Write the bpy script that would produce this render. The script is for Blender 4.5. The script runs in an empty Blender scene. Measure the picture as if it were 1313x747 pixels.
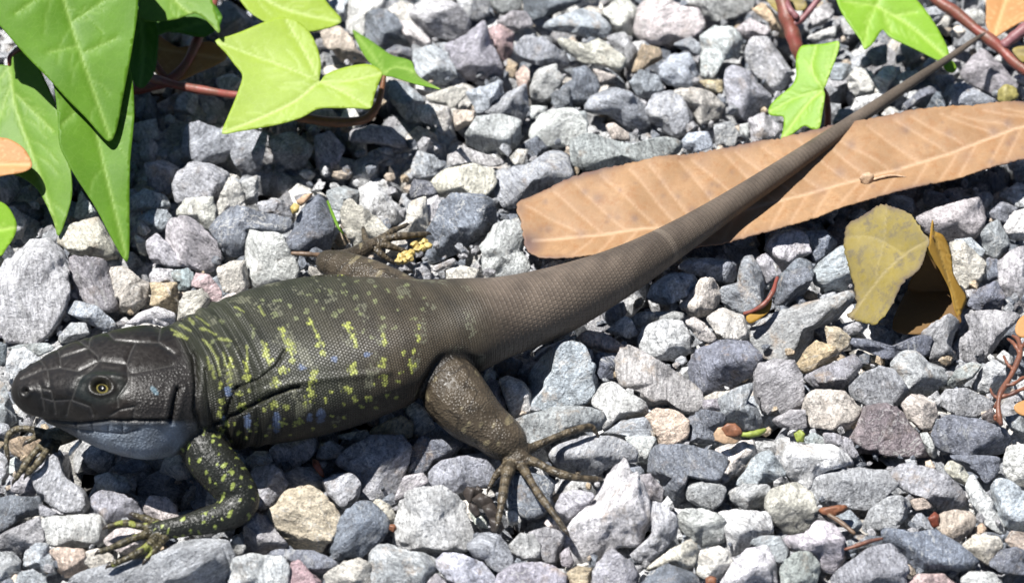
import bpy, bmesh, math, random
import numpy as np
from mathutils import Vector, Matrix, noise
from mathutils.geometry import delaunay_2d_cdt

scene = bpy.context.scene
CM = 0.01                                    # all sizes below are in centimetres, meshes are written in metres

# ------------------------------------------------------------------ camera
ELEV = math.radians(45.0); DIST = 100.0; AIM = np.array((0.0, 0.0, 0.5))
FPX = 5000.0; CX, CY, WPX = 656.5, 373.5, 1313.0          # focal length in photo pixels, photo centre
FW = np.array((0.0, math.cos(ELEV), -math.sin(ELEV)))
RT = np.array((1.0, 0.0, 0.0))
UP = np.array((0.0, math.sin(ELEV), math.cos(ELEV)))
CAM = AIM - FW * DIST
cd = bpy.data.cameras.new("camera"); cam = bpy.data.objects.new("camera", cd)
scene.collection.objects.link(cam)
cam.location = CAM * CM
cam.rotation_euler = (math.pi / 2 - ELEV, 0, 0)
cd.sensor_width = 36.0; cd.lens = FPX / WPX * 36.0
cd.clip_start = 0.01; cd.clip_end = 50.0
cd.dof.use_dof = True; cd.dof.focus_distance = 0.985; cd.dof.aperture_fstop = 18.0
scene.camera = cam

# ------------------------------------------------------------------ sky, sun, exposure
SUN = np.array((0.36, -0.08, -1.0)); SUN /= np.linalg.norm(SUN)       # direction the light travels
world = bpy.data.worlds.new("World"); scene.world = world; world.use_nodes = True
nt = world.node_tree; nt.nodes.clear()
wo = nt.nodes.new("ShaderNodeOutputWorld"); bg = nt.nodes.new("ShaderNodeBackground")
sky = nt.nodes.new("ShaderNodeTexSky"); sky.sky_type = 'NISHITA'; sky.sun_disc = False; sky.altitude = 2000.0; sky.air_density = 0.7; sky.dust_density = 0.3
sky.sun_elevation = math.asin(-SUN[2]); sky.sun_rotation = math.atan2(-SUN[0], -SUN[1])
bg.inputs[1].default_value = 0.05
nt.links.new(sky.outputs[0], bg.inputs[0]); nt.links.new(bg.outputs[0], wo.inputs[0])
sl = bpy.data.lights.new("sun", 'SUN'); sl.energy = 5.0; sl.angle = math.radians(0.53); sl.color = (1.0, 0.975, 0.94)
so = bpy.data.objects.new("sun", sl); scene.collection.objects.link(so)
so.rotation_euler = Vector(SUN).to_track_quat('-Z', 'Y').to_euler(); so.location = (-0.5, 0.4, 1.0)
vs = scene.view_settings
vs.view_transform = 'Standard'; vs.look = 'None'; vs.gamma = 1.0; vs.use_curve_mapping = False
vs.exposure = 1.12
scene.cycles.use_denoising = True; scene.cycles.max_bounces = 6; scene.cycles.diffuse_bounces = 2

# ------------------------------------------------------------------ helpers
rng = np.random.default_rng(7); random.seed(7)
COL = scene.collection

def ray(px, py):
    d = FW * FPX + RT * (px - CX) - UP * (py - CY)
    return d / np.linalg.norm(d)
def at(px, py, z):
    """photo pixel -> point in the place at height z (cm)"""
    d = ray(px, py); return CAM + d * ((z - CAM[2]) / d[2])
def on_plane(px, py, p0, n):
    d = ray(px, py); return CAM + d * (np.dot(p0 - CAM, n) / np.dot(d, n))
def to_px(P):
    v = P - CAM; f = v @ FW
    return np.stack((CX + (v @ RT) / f * FPX, CY - (v @ UP) / f * FPX), -1)

def tag(o, label=None, cat=None, group=None, kind=None):
    if label: o["label"] = label
    if cat: o["category"] = cat
    if group: o["group"] = group
    if kind: o["kind"] = kind
    return o
def new_mesh(name, V, F, smooth=True):
    me = bpy.data.meshes.new(name)
    V = np.asarray(V, np.float64) * CM
    if isinstance(F, np.ndarray):
        k = F.shape[1]; n = len(F)
        me.vertices.add(len(V)); me.vertices.foreach_set("co", V.astype(np.float32).ravel())
        me.loops.add(n * k); me.loops.foreach_set("vertex_index", F.astype(np.int32).ravel())
        me.polygons.add(n); me.polygons.foreach_set("loop_start", np.arange(0, n * k, k, dtype=np.int32))
        me.update(calc_edges=True)
    else:
        me.from_pydata([tuple(v) for v in V], [], F)
    me.polygons.foreach_set("use_smooth", np.full(len(me.polygons), smooth))
    me.update()
    return me
def obj(name, me, mat, parent=None, loc=None):
    o = bpy.data.objects.new(name, me); COL.objects.link(o)
    if mat is not None and len(me.materials) == 0: me.materials.append(mat)
    if loc is not None: o.location = np.asarray(loc) * CM
    if parent is not None: o.parent = parent
    return o
def empty(name, loc):
    o = bpy.data.objects.new(name, None); COL.objects.link(o); o.location = np.asarray(loc) * CM
    o.empty_display_size = 0.01
    return o
def child(name, V, F, mat, root, smooth=True):
    """part mesh given in world cm under an unrotated Empty"""
    base = np.array(root.location) / CM
    return obj(name, new_mesh(name, np.asarray(V) - base, F, smooth), mat, root)

def catmull(P, sub, closed=False):
    P = np.asarray(P, float); n = len(P); out = []
    rngi = range(n) if closed else range(n - 1)
    for i in rngi:
        p0 = P[(i - 1) % n] if closed or i > 0 else 2 * P[0] - P[1]
        p1 = P[i]; p2 = P[(i + 1) % n]
        p3 = P[(i + 2) % n] if closed or i + 2 < n else 2 * P[-1] - P[-2]
        for k in range(sub):
            t = k / sub
            out.append(0.5 * (2 * p1 + (p2 - p0) * t + (2 * p0 - 5 * p1 + 4 * p2 - p3) * t * t + (3 * p1 - p0 - 3 * p2 + p3) * t ** 3))
    if not closed: out.append(P[-1])
    return np.array(out)

def tube(P, R, seg=10, flat=1.0):
    """closed tapered tube along points P (cm)"""
    P = np.asarray(P, float); R = np.asarray(R, float); n = len(P)
    T = np.gradient(P, axis=0); T /= np.linalg.norm(T, axis=1)[:, None] + 1e-9
    ref = np.array((0, 0, 1.0)) if abs(T[0][2]) < 0.9 else np.array((1.0, 0, 0))
    V = []; F = []
    a = np.cross(ref, T[0]); a /= np.linalg.norm(a)
    for i in range(n):
        a = a - T[i] * np.dot(a, T[i]); a /= np.linalg.norm(a); b = np.cross(T[i], a)
        for k in range(seg):
            t = 2 * math.pi * k / seg
            V.append(P[i] + R[i] * (a * math.cos(t) + b * math.sin(t) * flat))
    for i in range(n - 1):
        for k in range(seg):
            k2 = (k + 1) % seg
            F.append((i * seg + k, i * seg + k2, (i + 1) * seg + k2, (i + 1) * seg + k))
    V.append(P[0] - T[0] * R[0] * .6); V.append(P[-1] + T[-1] * R[-1] * .6)
    c0, c1 = len(V) - 2, len(V) - 1
    for k in range(seg):
        k2 = (k + 1) % seg
        F.append((c0, k2, k)); F.append((c1, (n - 1) * seg + k, (n - 1) * seg + k2))
    return V, F

def seg_dist(Q, A, B):
    """distance of points Q (n,2|3) to segment A-B"""
    ab = B - A; t = np.clip(((Q - A) @ ab) / (ab @ ab + 1e-12), 0, 1)
    return np.linalg.norm(Q - (A + t[:, None] * ab), axis=1)
def poly_dist(Q, pts):
    pts = np.asarray(pts, float); d = np.full(len(Q), 1e9)
    for a, b in zip(pts[:-1], pts[1:]): d = np.minimum(d, seg_dist(Q, a, b))
    return d
def inside(Q, poly):
    poly = np.asarray(poly); x, y = Q[:, 0], Q[:, 1]; r = np.zeros(len(Q), bool); n = len(poly); j = n - 1
    for i in range(n):
        xi, yi = poly[i]; xj, yj = poly[j]
        c = ((yi > y) != (yj > y)) & (x < (xj - xi) * (y - yi) / (yj - yi + 1e-12) + xi)
        r ^= c; j = i
    return r
def sstep(a, b, x):
    t = np.clip((x - a) / (b - a), 0, 1); return t * t * (3 - 2 * t)
def fnoise(P, freq, seed, n=10):
    """cheap smooth noise in about -1..1"""
    r = np.random.default_rng(seed); out = np.zeros(len(P))
    for i in range(n):
        k = r.normal(size=3); k *= freq * r.uniform(.6, 1.5) / np.linalg.norm(k)
        out += np.sin(P @ k + r.uniform(0, 6.28))
    return out / math.sqrt(n) * 0.8

_ico = {}
def ico(s):
    if s not in _ico:
        bm = bmesh.new(); bmesh.ops.create_icosphere(bm, subdivisions=s, radius=1.0)
        _ico[s] = (np.array([v.co[:] for v in bm.verts]), np.array([[v.index for v in f.verts] for f in bm.faces], np.int32)); bm.free()
    return _ico[s]

# ---- node helpers
class NT:
    def __init__(s, name):
        s.m = bpy.data.materials.new(name); s.m.use_nodes = True; s.t = s.m.node_tree; s.t.nodes.clear()
        s.out = s.t.nodes.new("ShaderNodeOutputMaterial")
    def n(s, typ, **kw):
        nd = s.t.nodes.new("ShaderNode" + typ)
        for k, v in kw.items():
            if k.startswith("i_"):
                nd.inputs[k[2:].replace("__", " ")].default_value = v
            else: setattr(nd, k, v)
        return nd
    def l(s, a, b): s.t.links.new(a, b)
    def sock(s, x, inp):
        if isinstance(x, (int, float)): inp.default_value = x
        elif isinstance(x, tuple): inp.default_value = x
        else: s.l(x, inp)
    def math(s, op, a, b=None, c=None, clamp=False):
        nd = s.n("Math", operation=op, use_clamp=clamp); s.sock(a, nd.inputs[0])
        if b is not None: s.sock(b, nd.inputs[1])
        if c is not None: s.sock(c, nd.inputs[2])
        return nd.outputs[0]
    def vmath(s, op, a, b=None, scale=None):
        nd = s.n("VectorMath", operation=op); s.sock(a, nd.inputs[0])
        if b is not None: s.sock(b, nd.inputs[1])
        if scale is not None: s.sock(scale, nd.inputs["Scale"])
        return nd.outputs[0]
    def mix(s, fac, a, b, mode='MIX'):
        nd = s.n("Mix", data_type='RGBA', blend_type=mode); s.sock(fac, nd.inputs[0])
        s.sock(a, nd.inputs[6]); s.sock(b, nd.inputs[7]); return nd.outputs[2]
    def ramp(s, x, lo, hi, a=0.0, b=1.0):
        nd = s.n("MapRange", clamp=True); s.sock(x, nd.inputs[0])
        for i, v in enumerate((lo, hi, a, b)): nd.inputs[i + 1].default_value = v
        return nd.outputs[0]
    def noise(s, vec, scale, detail=4.0, rough=.55, dist=0.0):
        nd = s.n("TexNoise"); s.l(vec, nd.inputs["Vector"]); nd.inputs["Scale"].default_value = scale
        nd.inputs["Detail"].default_value = detail; nd.inputs["Roughness"].default_value = rough; nd.inputs["Distortion"].default_value = dist
        return nd.outputs[0]
    def voro(s, vec, scale, feature='F1'):
        nd = s.n("TexVoronoi", feature=feature); s.l(vec, nd.inputs["Vector"]); nd.inputs["Scale"].default_value = scale
        return nd.outputs[0]
    def attr(s, name): return s.n("Attribute", attribute_name=name)
    def bump(s, h, strength, dist_cm, normal=None):
        nd = s.n("Bump"); s.l(h, nd.inputs["Height"]); nd.inputs["Strength"].default_value = strength
        nd.inputs["Distance"].default_value = dist_cm * CM
        if normal is not None: s.l(normal, nd.inputs["Normal"])
        return nd.outputs[0]
    def bsdf(s, col, rough, spec=.5, normal=None):
        nd = s.n("BsdfPrincipled"); s.sock(col, nd.inputs["Base Color"]); s.sock(rough, nd.inputs["Roughness"])
        nd.inputs["Specular IOR Level"].default_value = spec
        if normal is not None: s.l(normal, nd.inputs["Normal"])
        return nd
    def finish(s, shader): s.l(shader.outputs[0], s.out.inputs[0]); return s.m
VOXEL = .027
# ---- traced stones: per tile (origin x, origin y, scale); each row = colour code + outline in tile units ----
TILES = [
(0,560,3.979,"""
p 0,80 40,120 45,190 20,225 -20,230 -20,90
o 50,20 100,0 190,0 210,20 190,80 130,115 80,95 50,60
p 50,120 80,100 110,130 105,170 70,205 50,190
p 160,190 290,80 320,110 310,160 340,210 420,270 445,340 420,385 330,385 270,360 190,290
d -30,330 50,300 190,310 205,370 190,400 120,410 0,490 -30,480
v 60,210 130,190 170,230 185,290 100,300 60,270
p 205,440 230,410 500,400 530,450 535,540 480,565 260,545 210,500
v -20,520 40,480 200,410 220,460 220,540 150,560 120,620 60,600 -20,570
t 260,580 300,565 430,570 445,660 400,710 330,710 285,680
b 130,590 180,545 240,545 265,600 285,690 240,705 120,670
v -30,590 60,590 105,640 100,700 40,744 -30,744
g 70,760 110,690 170,675 230,710 245,760 160,800
g 470,310 520,275 640,300 690,330 720,390 715,410 600,430 530,450 490,390
c 740,360 770,300 850,310 895,350 910,400 880,430 800,425 745,390
g 370,700 480,670 600,640 760,620 900,550 1020,525 1150,535 1180,600 1160,700 1120,760 760,800 380,760
c 540,520 600,470 720,460 790,490 760,560 650,590 560,560
c 430,590 500,570 560,600 600,650 470,670 430,640
g 490,200 560,180 640,210 680,260 600,290 500,260
p 1155,120 1220,85 1250,120 1250,200 1220,200
g 200,340 260,370 300,395 250,405 205,400
"""),
(300,560,3.979,"""
w 60,115 110,75 170,75 195,120 160,145 90,165 65,150
g 75,220 110,160 190,140 240,180 270,240 240,290 190,340 140,370 120,330 80,270
p 185,70 230,30 330,0 400,0 425,50 380,110 330,140 250,170 215,120
p 420,110 440,40 490,20 560,50 530,100 470,115
g 255,190 330,155 400,160 450,220 440,265 370,255 290,265
t 180,380 230,340 270,280 390,255 450,290 520,370 540,430 510,490 450,560 430,580 330,570 250,530 200,460
v 455,230 520,190 600,190 645,230 630,310 570,370 530,350 470,290
g 520,130 570,80 640,30 700,0 850,0 895,60 880,130 850,210 840,280 770,310 640,300 660,230 600,180
w 860,50 890,25 915,60 900,95 870,85
d 905,60 960,0 1100,0 1160,40 1120,90 1020,140 960,185 905,175
d 490,580 510,510 560,400 620,340 690,335 770,410 785,460 740,530 650,600 530,625
c 705,340 740,315 790,345 820,390 810,440 780,430 740,380
p 820,540 830,440 860,330 910,270 1050,255 1130,290 1170,350 1195,440 1215,510 1170,570 1060,610 1000,590 890,575
p 830,290 870,200 960,185 990,230 920,270 860,320 830,330
g 1000,180 1070,120 1200,95 1313,90 1345,120 1355,190 1320,240 1180,255 1140,290 1110,260 1010,250
v 60,460 120,395 170,410 210,480 270,540 250,590 150,600 60,560
d 170,600 240,575 400,580 500,620 540,660 480,690 380,695 290,670
r 280,690 300,640 340,630 380,680 450,744 400,790 290,770
p 0,620 100,600 240,615 275,660 280,760 100,800 -20,760
c 465,700 560,640 640,620 690,650 690,760 580,790 480,760
g 700,600 740,545 800,560 900,590 960,595 1030,640 1040,670 960,760 820,790 700,760
b 1040,630 1090,590 1170,600 1260,640 1330,720 1320,780 1130,760 1050,680
v 980,750 1030,695 1090,750 1040,790
g 0,100 40,85 60,180 40,200 0,160
v -20,540 20,505 60,560 40,600 -20,600
"""),
(600,560,3.979,"""
p 510,470 560,400 640,340 680,270 720,200 800,120 830,180 880,230 910,320 935,420 880,520 840,550 770,545 700,590 640,650 590,670 530,630 500,570
p 940,340 1000,350 1065,420 1060,500 1000,570 930,625 870,630 820,585 890,560 940,490
d 190,310 200,230 240,195 310,190 400,200 440,240 420,300 430,340 390,400 310,410 230,370
g 425,80 480,40 600,0 720,0 800,30 850,70 850,130 800,120 720,150 640,190 540,185 450,140
p 800,0 950,0 960,50 920,130 860,135 840,60
d 940,100 960,50 1020,40 1150,50 1290,90 1313,120 1280,190 1240,225 1130,220 1110,320 1050,350 1010,300 1000,230 930,180
v 860,200 930,190 1000,270 990,330 930,320 890,260
v 1120,250 1190,225 1290,240 1313,270 1290,330 1250,370 1180,350 1120,320
p 1060,420 1110,370 1200,370 1290,400 1313,450 1300,530 1200,560 1120,500 1090,470
c 900,690 960,630 1060,560 1130,520 1170,560 1160,640 1100,680 1000,650 910,700
w 1160,640 1190,580 1280,560 1330,590 1350,650 1313,710 1230,730 1170,700
g 640,680 700,600 740,575 830,640 870,710 850,770 740,800 640,770
d 870,760 940,690 1020,650 1150,700 1190,760 1050,800
o 510,690 560,660 630,670 640,750 580,790 510,760
v 150,700 240,650 370,640 440,660 500,710 500,770 300,800 140,770
g 0,550 60,500 150,495 200,560 225,620 220,680 140,680 90,640 30,610
p 215,550 270,490 340,500 365,560 365,620 290,630 220,590
v 310,490 400,460 490,490 495,550 450,640 390,630 365,570
w 195,380 240,375 275,430 230,450 205,440
c 390,440 420,410 470,440 470,480 420,470
v 450,350 480,290 560,270 640,290 620,340 540,410 500,440 460,390
w 10,390 40,360 90,430 100,465 40,450
w 50,265 110,265 145,300 110,310 70,290
v 470,600 510,560 540,640 520,670 480,650
"""),
(600,400,3.979,"""
w 160,350 200,330 280,360 320,410 320,500 280,525 215,520 190,430
b 320,330 360,270 440,180 520,160 590,180 630,260 650,350 665,400 610,465 520,490 440,520 350,550 290,520 320,430
p 335,240 370,190 460,150 550,115 545,140 470,180 400,220 345,250
t 565,130 610,95 700,110 745,140 820,185 800,205 690,200 600,165
c 590,180 630,190 645,240 630,270 600,230
d 650,230 690,205 750,230 770,290 740,340 670,340 645,300
p 630,470 680,380 740,360 830,420 900,460 915,510 860,540 790,560 700,610 680,560 690,500
v 760,240 830,170 930,230 1000,270 1080,320 1170,390 1190,440 1160,515 1080,500 1020,460 940,490 880,440 860,400 790,380 770,310
p 870,160 900,80 1000,40 1090,50 1130,120 1130,200 1060,240 980,240 900,200
v 830,40 880,0 1090,0 1100,40 1000,50 900,70 850,80
w 1110,50 1160,30 1210,60 1270,140 1240,160 1180,140
t 910,530 960,495 1060,505 1120,550 1120,630 1050,670 980,680 950,610
d 1130,540 1200,500 1300,520 1313,560 1250,600 1270,670 1120,660
g 690,620 780,560 900,540 960,620 950,680 840,700 800,640
v 240,540 300,530 440,490 560,480 680,510 690,570 640,620 560,600 440,640 400,680 340,690 290,600
v 80,370 120,340 160,360 185,430 190,490 130,480 90,430
p 800,20 830,40 870,110 820,130 700,100 760,50
v 1200,450 1280,440 1290,500 1200,500
"""),
(780,400,3.979,"""
d 420,260 470,190 580,150 700,155 760,210 770,250 720,320 640,370 540,410 470,400 430,350
v 745,320 770,270 850,250 940,255 975,320 990,400 980,470 900,520 790,510 755,430
v 715,130 760,60 850,10 960,-30 1100,-60 1230,-110 1250,-70 1160,40 1040,90 1040,130 990,200 950,250 850,240 780,210
c 995,520 1010,440 1060,400 1210,410 1250,460 1300,500 1250,580 1190,610 1110,590 1040,585
g 1000,330 1080,290 1200,240 1250,220 1290,270 1240,340 1190,390 1100,400 1050,380
g 560,450 640,400 740,360 730,420 700,450 750,480 790,560 740,600 690,590 660,560 580,540
o 960,270 1010,190 1060,150 1150,180 1170,230 1080,280 1000,310
t 1110,75 1180,80 1235,130 1220,180 1160,210 1120,160
c 550,700 640,670 740,660 760,740 700,800 620,820 580,760
v 840,550 930,500 1000,500 1010,590 940,600 870,580
"""),
(983,400,3.979,"""
d 440,110 510,130 620,180 700,150 790,110 830,130 820,220 780,230 720,200 660,240 580,230 520,190 450,190
g 640,270 690,210 760,200 830,260 900,290 910,350 860,400 790,430 720,390 660,320
v 950,180 980,140 1040,90 1010,20 1100,0 1250,0 1290,40 1210,110 1160,190 1100,260 1040,250 980,230
v 790,110 850,60 930,15 985,60 960,110 940,170 975,240 900,275 830,250 830,150
g 420,380 500,310 580,280 650,300 720,400 690,440 650,490 520,480 440,430
c 690,470 740,425 800,430 860,470 870,530 830,600 780,590 720,540
m 430,650 480,560 510,490 620,470 690,510 730,580 800,650 830,720 780,744 600,725 490,715 450,690
d 850,620 880,555 940,530 1100,555 1210,600 1235,650 1200,720 1060,735 930,715 870,680
g 890,440 930,395 1010,390 1060,410 1140,450 1150,480 1070,540 980,530 920,500
p 1050,390 1100,280 1160,245 1220,280 1210,350 1160,410 1080,400
w 1175,230 1210,195 1260,235 1250,275 1210,265
g 920,370 960,300 1030,260 1095,270 1060,330 1000,370 960,390
p 820,440 870,400 890,440 880,480 850,460
g 1210,540 1280,520 1340,540 1340,640 1250,600
m 1090,530 1150,490 1190,560 1130,570
v 290,620 350,620 430,650 470,740 400,744 350,690 300,670
g 195,640 240,615 290,640 300,680 200,680
p 780,620 820,615 870,700 860,744 830,730
"""),
(983,560,3.979,"""
w 85,110 130,40 330,45 380,70 440,140 400,165 280,180 240,220 220,270 150,230 110,190
g 240,210 330,170 480,165 620,180 665,240 640,270 560,330 500,370 380,345 260,350 235,300
c 0,300 60,260 150,240 230,290 250,380 220,480 150,495 90,480 30,420 0,370
g 495,440 530,370 620,310 690,300 735,350 720,400 660,465 590,470 530,470
d 600,520 600,470 650,470 760,490 860,480 960,540 1060,620 1050,650 960,680 860,690 780,680 700,620
t 870,460 890,390 970,375 1050,390 1065,430 1040,480 970,540 910,500
p 1020,260 1060,190 1100,260 1150,330 1190,420 1230,480 1180,490 1100,430 1060,360
b 1150,260 1180,215 1240,230 1313,280 1350,380 1313,480 1230,470 1180,380
g 640,190 700,140 830,160 920,200 1000,270 1010,350 900,370 860,350 800,300 700,270
t 730,320 800,310 850,360 760,375
c 905,160 940,120 1000,150 1040,210 1020,250 950,210
d 930,100 1050,95 1180,100 1190,160 1120,235 1060,180 1000,140
p 100,510 200,500 260,430 340,450 400,520 400,620 350,685 290,680 230,600 120,580
g 350,700 430,640 520,570 620,550 700,620 715,760 530,800 350,760
r 720,750 780,700 900,700 970,760 850,790
p 1000,720 1040,690 1150,690 1200,750 1100,790 1000,770
d 1140,650 1200,580 1270,565 1330,590 1340,700 1200,690
t 1220,530 1250,480 1330,490 1330,590 1260,570
c 1000,560 1060,500 1180,510 1200,560 1130,650 1080,620
o 1040,470 1100,440 1130,480 1060,500 1010,540
g 740,430 780,380 830,430 850,480 760,480
g 310,400 420,370 490,440 450,490 370,440
d 400,540 470,500 590,510 590,560 480,580 400,600
g 70,660 140,590 220,590 270,650 250,760 160,790 80,760
w 1210,120 1230,50 1330,45 1340,250 1250,230 1215,180
"""),
(900,560,3.979,"""
c 65,70 180,25 260,20 270,90 200,180 110,240 130,130
g 170,240 220,180 280,90 340,70 380,120 430,190 330,240 230,250
v 140,280 220,240 330,245 360,280 310,350 220,370 150,320
w 90,390 180,375 340,390 360,490 280,510 230,560 150,620 130,500
p 90,760 160,650 220,580 330,560 370,640 380,760 240,800
g 240,540 300,505 400,510 450,590 420,640 370,630 330,570
"""),
(983,230,3.979,"""
v 770,190 900,140 1080,95 1115,150 1110,230 1060,300 940,305 820,270
w 940,330 1000,320 1080,390 1115,430 1090,520 1030,560 1000,600 960,480
b 960,310 1040,300 1110,360 1090,400 1020,380
p 0,340 60,270 150,255 200,290 220,370 160,410 110,470 70,450 20,390
d 200,270 300,260 360,320 340,370 240,435 210,350
b 235,480 280,420 370,350 420,340 430,470 410,560 300,565 250,530
d 70,490 150,410 220,420 230,500 180,590 80,620 30,640
p -20,410 40,430 85,490 50,520 10,560 -20,550
g 1090,280 1130,230 1180,210 1250,340 1170,400 1120,380
w 1210,240 1260,170 1330,150 1340,310 1240,300
p 1180,430 1250,370 1330,350 1360,520 1330,680 1230,640 1190,540
d 1030,640 1060,570 1170,520 1210,600 1190,670 1080,670
d 1120,400 1180,410 1190,500 1130,520
g 1140,170 1200,110 1280,150 1220,220 1160,200
p 1190,80 1280,20 1340,40 1340,140 1270,140
"""),
(780,280,3.979,"""
b 205,400 230,340 320,280 430,290 450,330 400,390 310,435 240,425
g 365,250 410,205 520,205 640,220 650,290 620,330 540,310 430,280
c 365,440 410,400 470,310 530,310 575,380 560,430 500,490 430,510
g 580,350 660,330 680,220 720,190 770,250 790,330 780,430 700,490 600,440 570,400
p 760,210 800,180 860,240 890,290 840,310 800,350 770,290
d 860,400 900,290 1000,250 1035,310 1000,380 900,440 850,450
w 505,510 590,460 690,500 715,600 660,630 580,620
"""),
(400,0,3.979,"""
w 180,140 200,-20 390,-20 370,50 280,100 275,185 210,180
p 70,10 190,-10 180,100 140,110
d 275,130 290,70 350,50 420,80 470,150 495,220 430,240 370,275 300,230 280,190
w 445,110 510,120 570,170 610,210 590,250 510,235 470,170
p 505,80 540,20 640,-10 740,20 800,100 800,150 720,205 620,180 560,140
p 740,0 820,-30 900,0 900,70 840,105 790,90
g 690,230 790,190 880,110 900,190 940,280 980,380 880,410 780,400 720,320
b 515,260 620,240 690,270 740,380 660,430 560,410 530,350
r 900,150 960,130 1030,170 1020,260 980,320 940,270
v 950,110 1020,60 1090,60 1130,130 1030,160 970,150
t 50,170 140,140 200,190 230,250 290,310 160,320 110,260 70,240
d 360,270 430,230 510,250 510,300 430,300
c 580,490 700,450 780,445 790,480 720,550 620,530
w 530,560 600,530 700,550 715,600 680,680 640,640 570,620
g 385,420 460,420 530,470 580,520 540,570 570,640 480,610 410,520
t 725,565 830,565 835,620 730,670
b 790,470 880,440 960,410 980,500 900,560 850,580
g 880,570 1000,480 1090,430 1100,560 1060,640 950,600
p 790,690 850,600 960,590 1060,620 1060,700 1040,740 970,785 870,770 800,735
g 1040,240 1090,190 1180,200 1290,280 1313,330 1250,350 1150,330 1060,300
p 1110,450 1150,360 1240,330 1280,400 1240,480 1180,515 1120,500
t 1040,380 1080,335 1110,370 1100,490 1060,490
p 1115,540 1200,545 1190,580 1120,610
p 1120,660 1160,590 1240,560 1340,560 1400,640 1380,744 1200,744 1120,700
d 1080,-20 1320,-20 1380,10 1300,40 1200,80 1120,105 1090,70
v 910,-20 1070,-20 1060,50 960,70 920,40
d 1220,480 1313,440 1330,550 1240,550
v 200,670 300,640 400,650 500,740 450,770 320,730 200,730
o 1000,300 1050,330 1030,400 990,380
"""),
(700,0,3.979,"""
b 0,120 90,80 180,50 260,70 325,140 310,190 210,190 100,160 0,150
c 50,185 130,210 200,230 270,200 340,250 410,310 360,370 290,330 190,320 110,260
v 310,190 400,170 470,260 460,320 410,370 410,310 350,250
w 285,80 340,20 400,-10 460,50 440,180 350,160
w 460,150 465,60 510,10 590,-10 680,40 760,50 800,110 780,170 690,210 630,240 550,240 490,200
v 700,20 760,-20 1060,-20 1050,50 960,90 880,110 800,100 760,40
p 790,190 860,140 960,150 1000,200 980,290 900,310 860,400 800,390 780,310 800,250
p 970,150 1040,95 1140,150 1130,180 1040,190 1000,180
p 1020,270 1050,200 1130,200 1180,260 1260,370 1230,430 1160,480 1090,400 1040,340
b 580,350 640,285 730,275 775,370 740,440 640,430 590,400
v 920,360 960,340 1040,370 1090,440 1150,490 1110,570 1010,610 940,550 920,450
g 200,560 250,490 340,450 430,470 520,560 540,630 480,660 400,640 320,580 240,580
g 430,420 480,360 570,390 600,460 520,500 480,500
g 515,560 550,490 640,470 720,520 750,600 740,660 660,700 590,660 530,610
c 640,470 740,450 830,470 910,540 880,600 780,640 750,560
d 130,360 200,340 250,390 270,450 200,550 80,560 30,530 90,440 150,400
c 240,350 330,380 370,385 280,440
o 470,280 490,230 580,250 590,300 480,360 440,370
b 680,740 730,680 820,675 850,744 760,780
g 860,640 940,620 980,680 960,744 870,744
p 1040,610 1110,580 1200,650 1190,720 1060,725 1030,670
p 990,640 1030,630 1040,720 990,690
c 305,640 350,630 420,680 430,720 340,710
g 140,710 230,680 350,720 450,740 560,700 680,720 650,790 500,850 350,880 150,850
o 780,410 900,410 900,480 830,460
g 650,230 740,190 800,240 790,300 740,280
o 1050,50 1110,20 1190,90 1220,190 1150,170 1140,120
g 0,600 60,580 200,570 210,670 130,740 40,740
"""),
(983,0,3.979,"""
w 415,400 450,350 510,355 545,410 540,470 460,490 425,450
w 540,410 600,345 650,340 665,385 620,440 610,490 550,500
w 430,560 460,500 560,480 620,500 560,560 480,600
g 660,400 700,370 790,365 800,400 700,460 650,470
d 690,540 780,460 860,430 890,480 800,500 720,570
v 990,380 1050,300 1110,250 1190,330 1280,430 1240,480 1170,480 1100,460 1010,410
b 905,500 940,430 1010,425 1090,470 1170,510 1160,550 1050,555 930,565
p 340,620 370,560 430,560 450,610 390,650 350,650
b 325,350 350,325 420,330 430,370 390,410 330,405
w 200,190 300,150 350,130 345,190 250,215
p 210,150 230,60 300,20 340,60 300,120
w 1000,80 1060,45 1110,70 1110,130 1060,130
c 930,170 970,130 1020,160 980,200
g 490,300 520,240 610,230 610,320 560,340
d 860,460 890,460 910,550 870,580 800,590
b 1260,390 1330,370 1330,430 1290,420
v 860,390 950,380 960,420 880,450
"""),
(400,170,3.979,"""
c 605,260 680,190 820,165 925,195 930,260 890,320 800,325 690,330 640,310
g 510,170 540,95 620,120 670,170 640,225 560,240 515,220
d 500,300 520,240 600,250 640,310 600,330 510,330
v 700,110 780,75 900,120 1000,150 930,175 830,165 700,180
d 595,500 640,430 660,350 720,320 870,330 920,360 930,450 900,510 820,560 740,610 640,650 570,660 600,600
g 930,290 960,190 1100,170 1200,100 1290,110 1320,230 1150,310 1040,390 990,370 930,320
d 1090,60 1150,20 1200,80 1190,110 1110,160
c 1010,130 1050,85 1100,90 1080,165 1040,165
p 880,620 860,590 900,540 930,480 1040,445 1080,490 1070,610 1110,680 1100,760 880,760
w 240,350 250,280 330,270 400,340 455,390 450,440 380,480 300,430 240,390
c 150,400 190,335 230,370 320,430 400,510 360,550 280,610 230,605 190,530 160,470
g 80,300 160,275 235,300 230,370 180,345 150,400 90,380
w 410,500 480,450 500,360 580,330 590,500 520,520 420,530
p 580,350 640,320 660,370 600,480 580,440
p 600,690 720,640 735,660 640,710
g 520,680 560,660 610,720 600,760 520,760
c 680,700 760,680 850,700 830,760 690,760
w 1170,690 1240,650 1320,660 1320,690 1180,720
"""),
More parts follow.
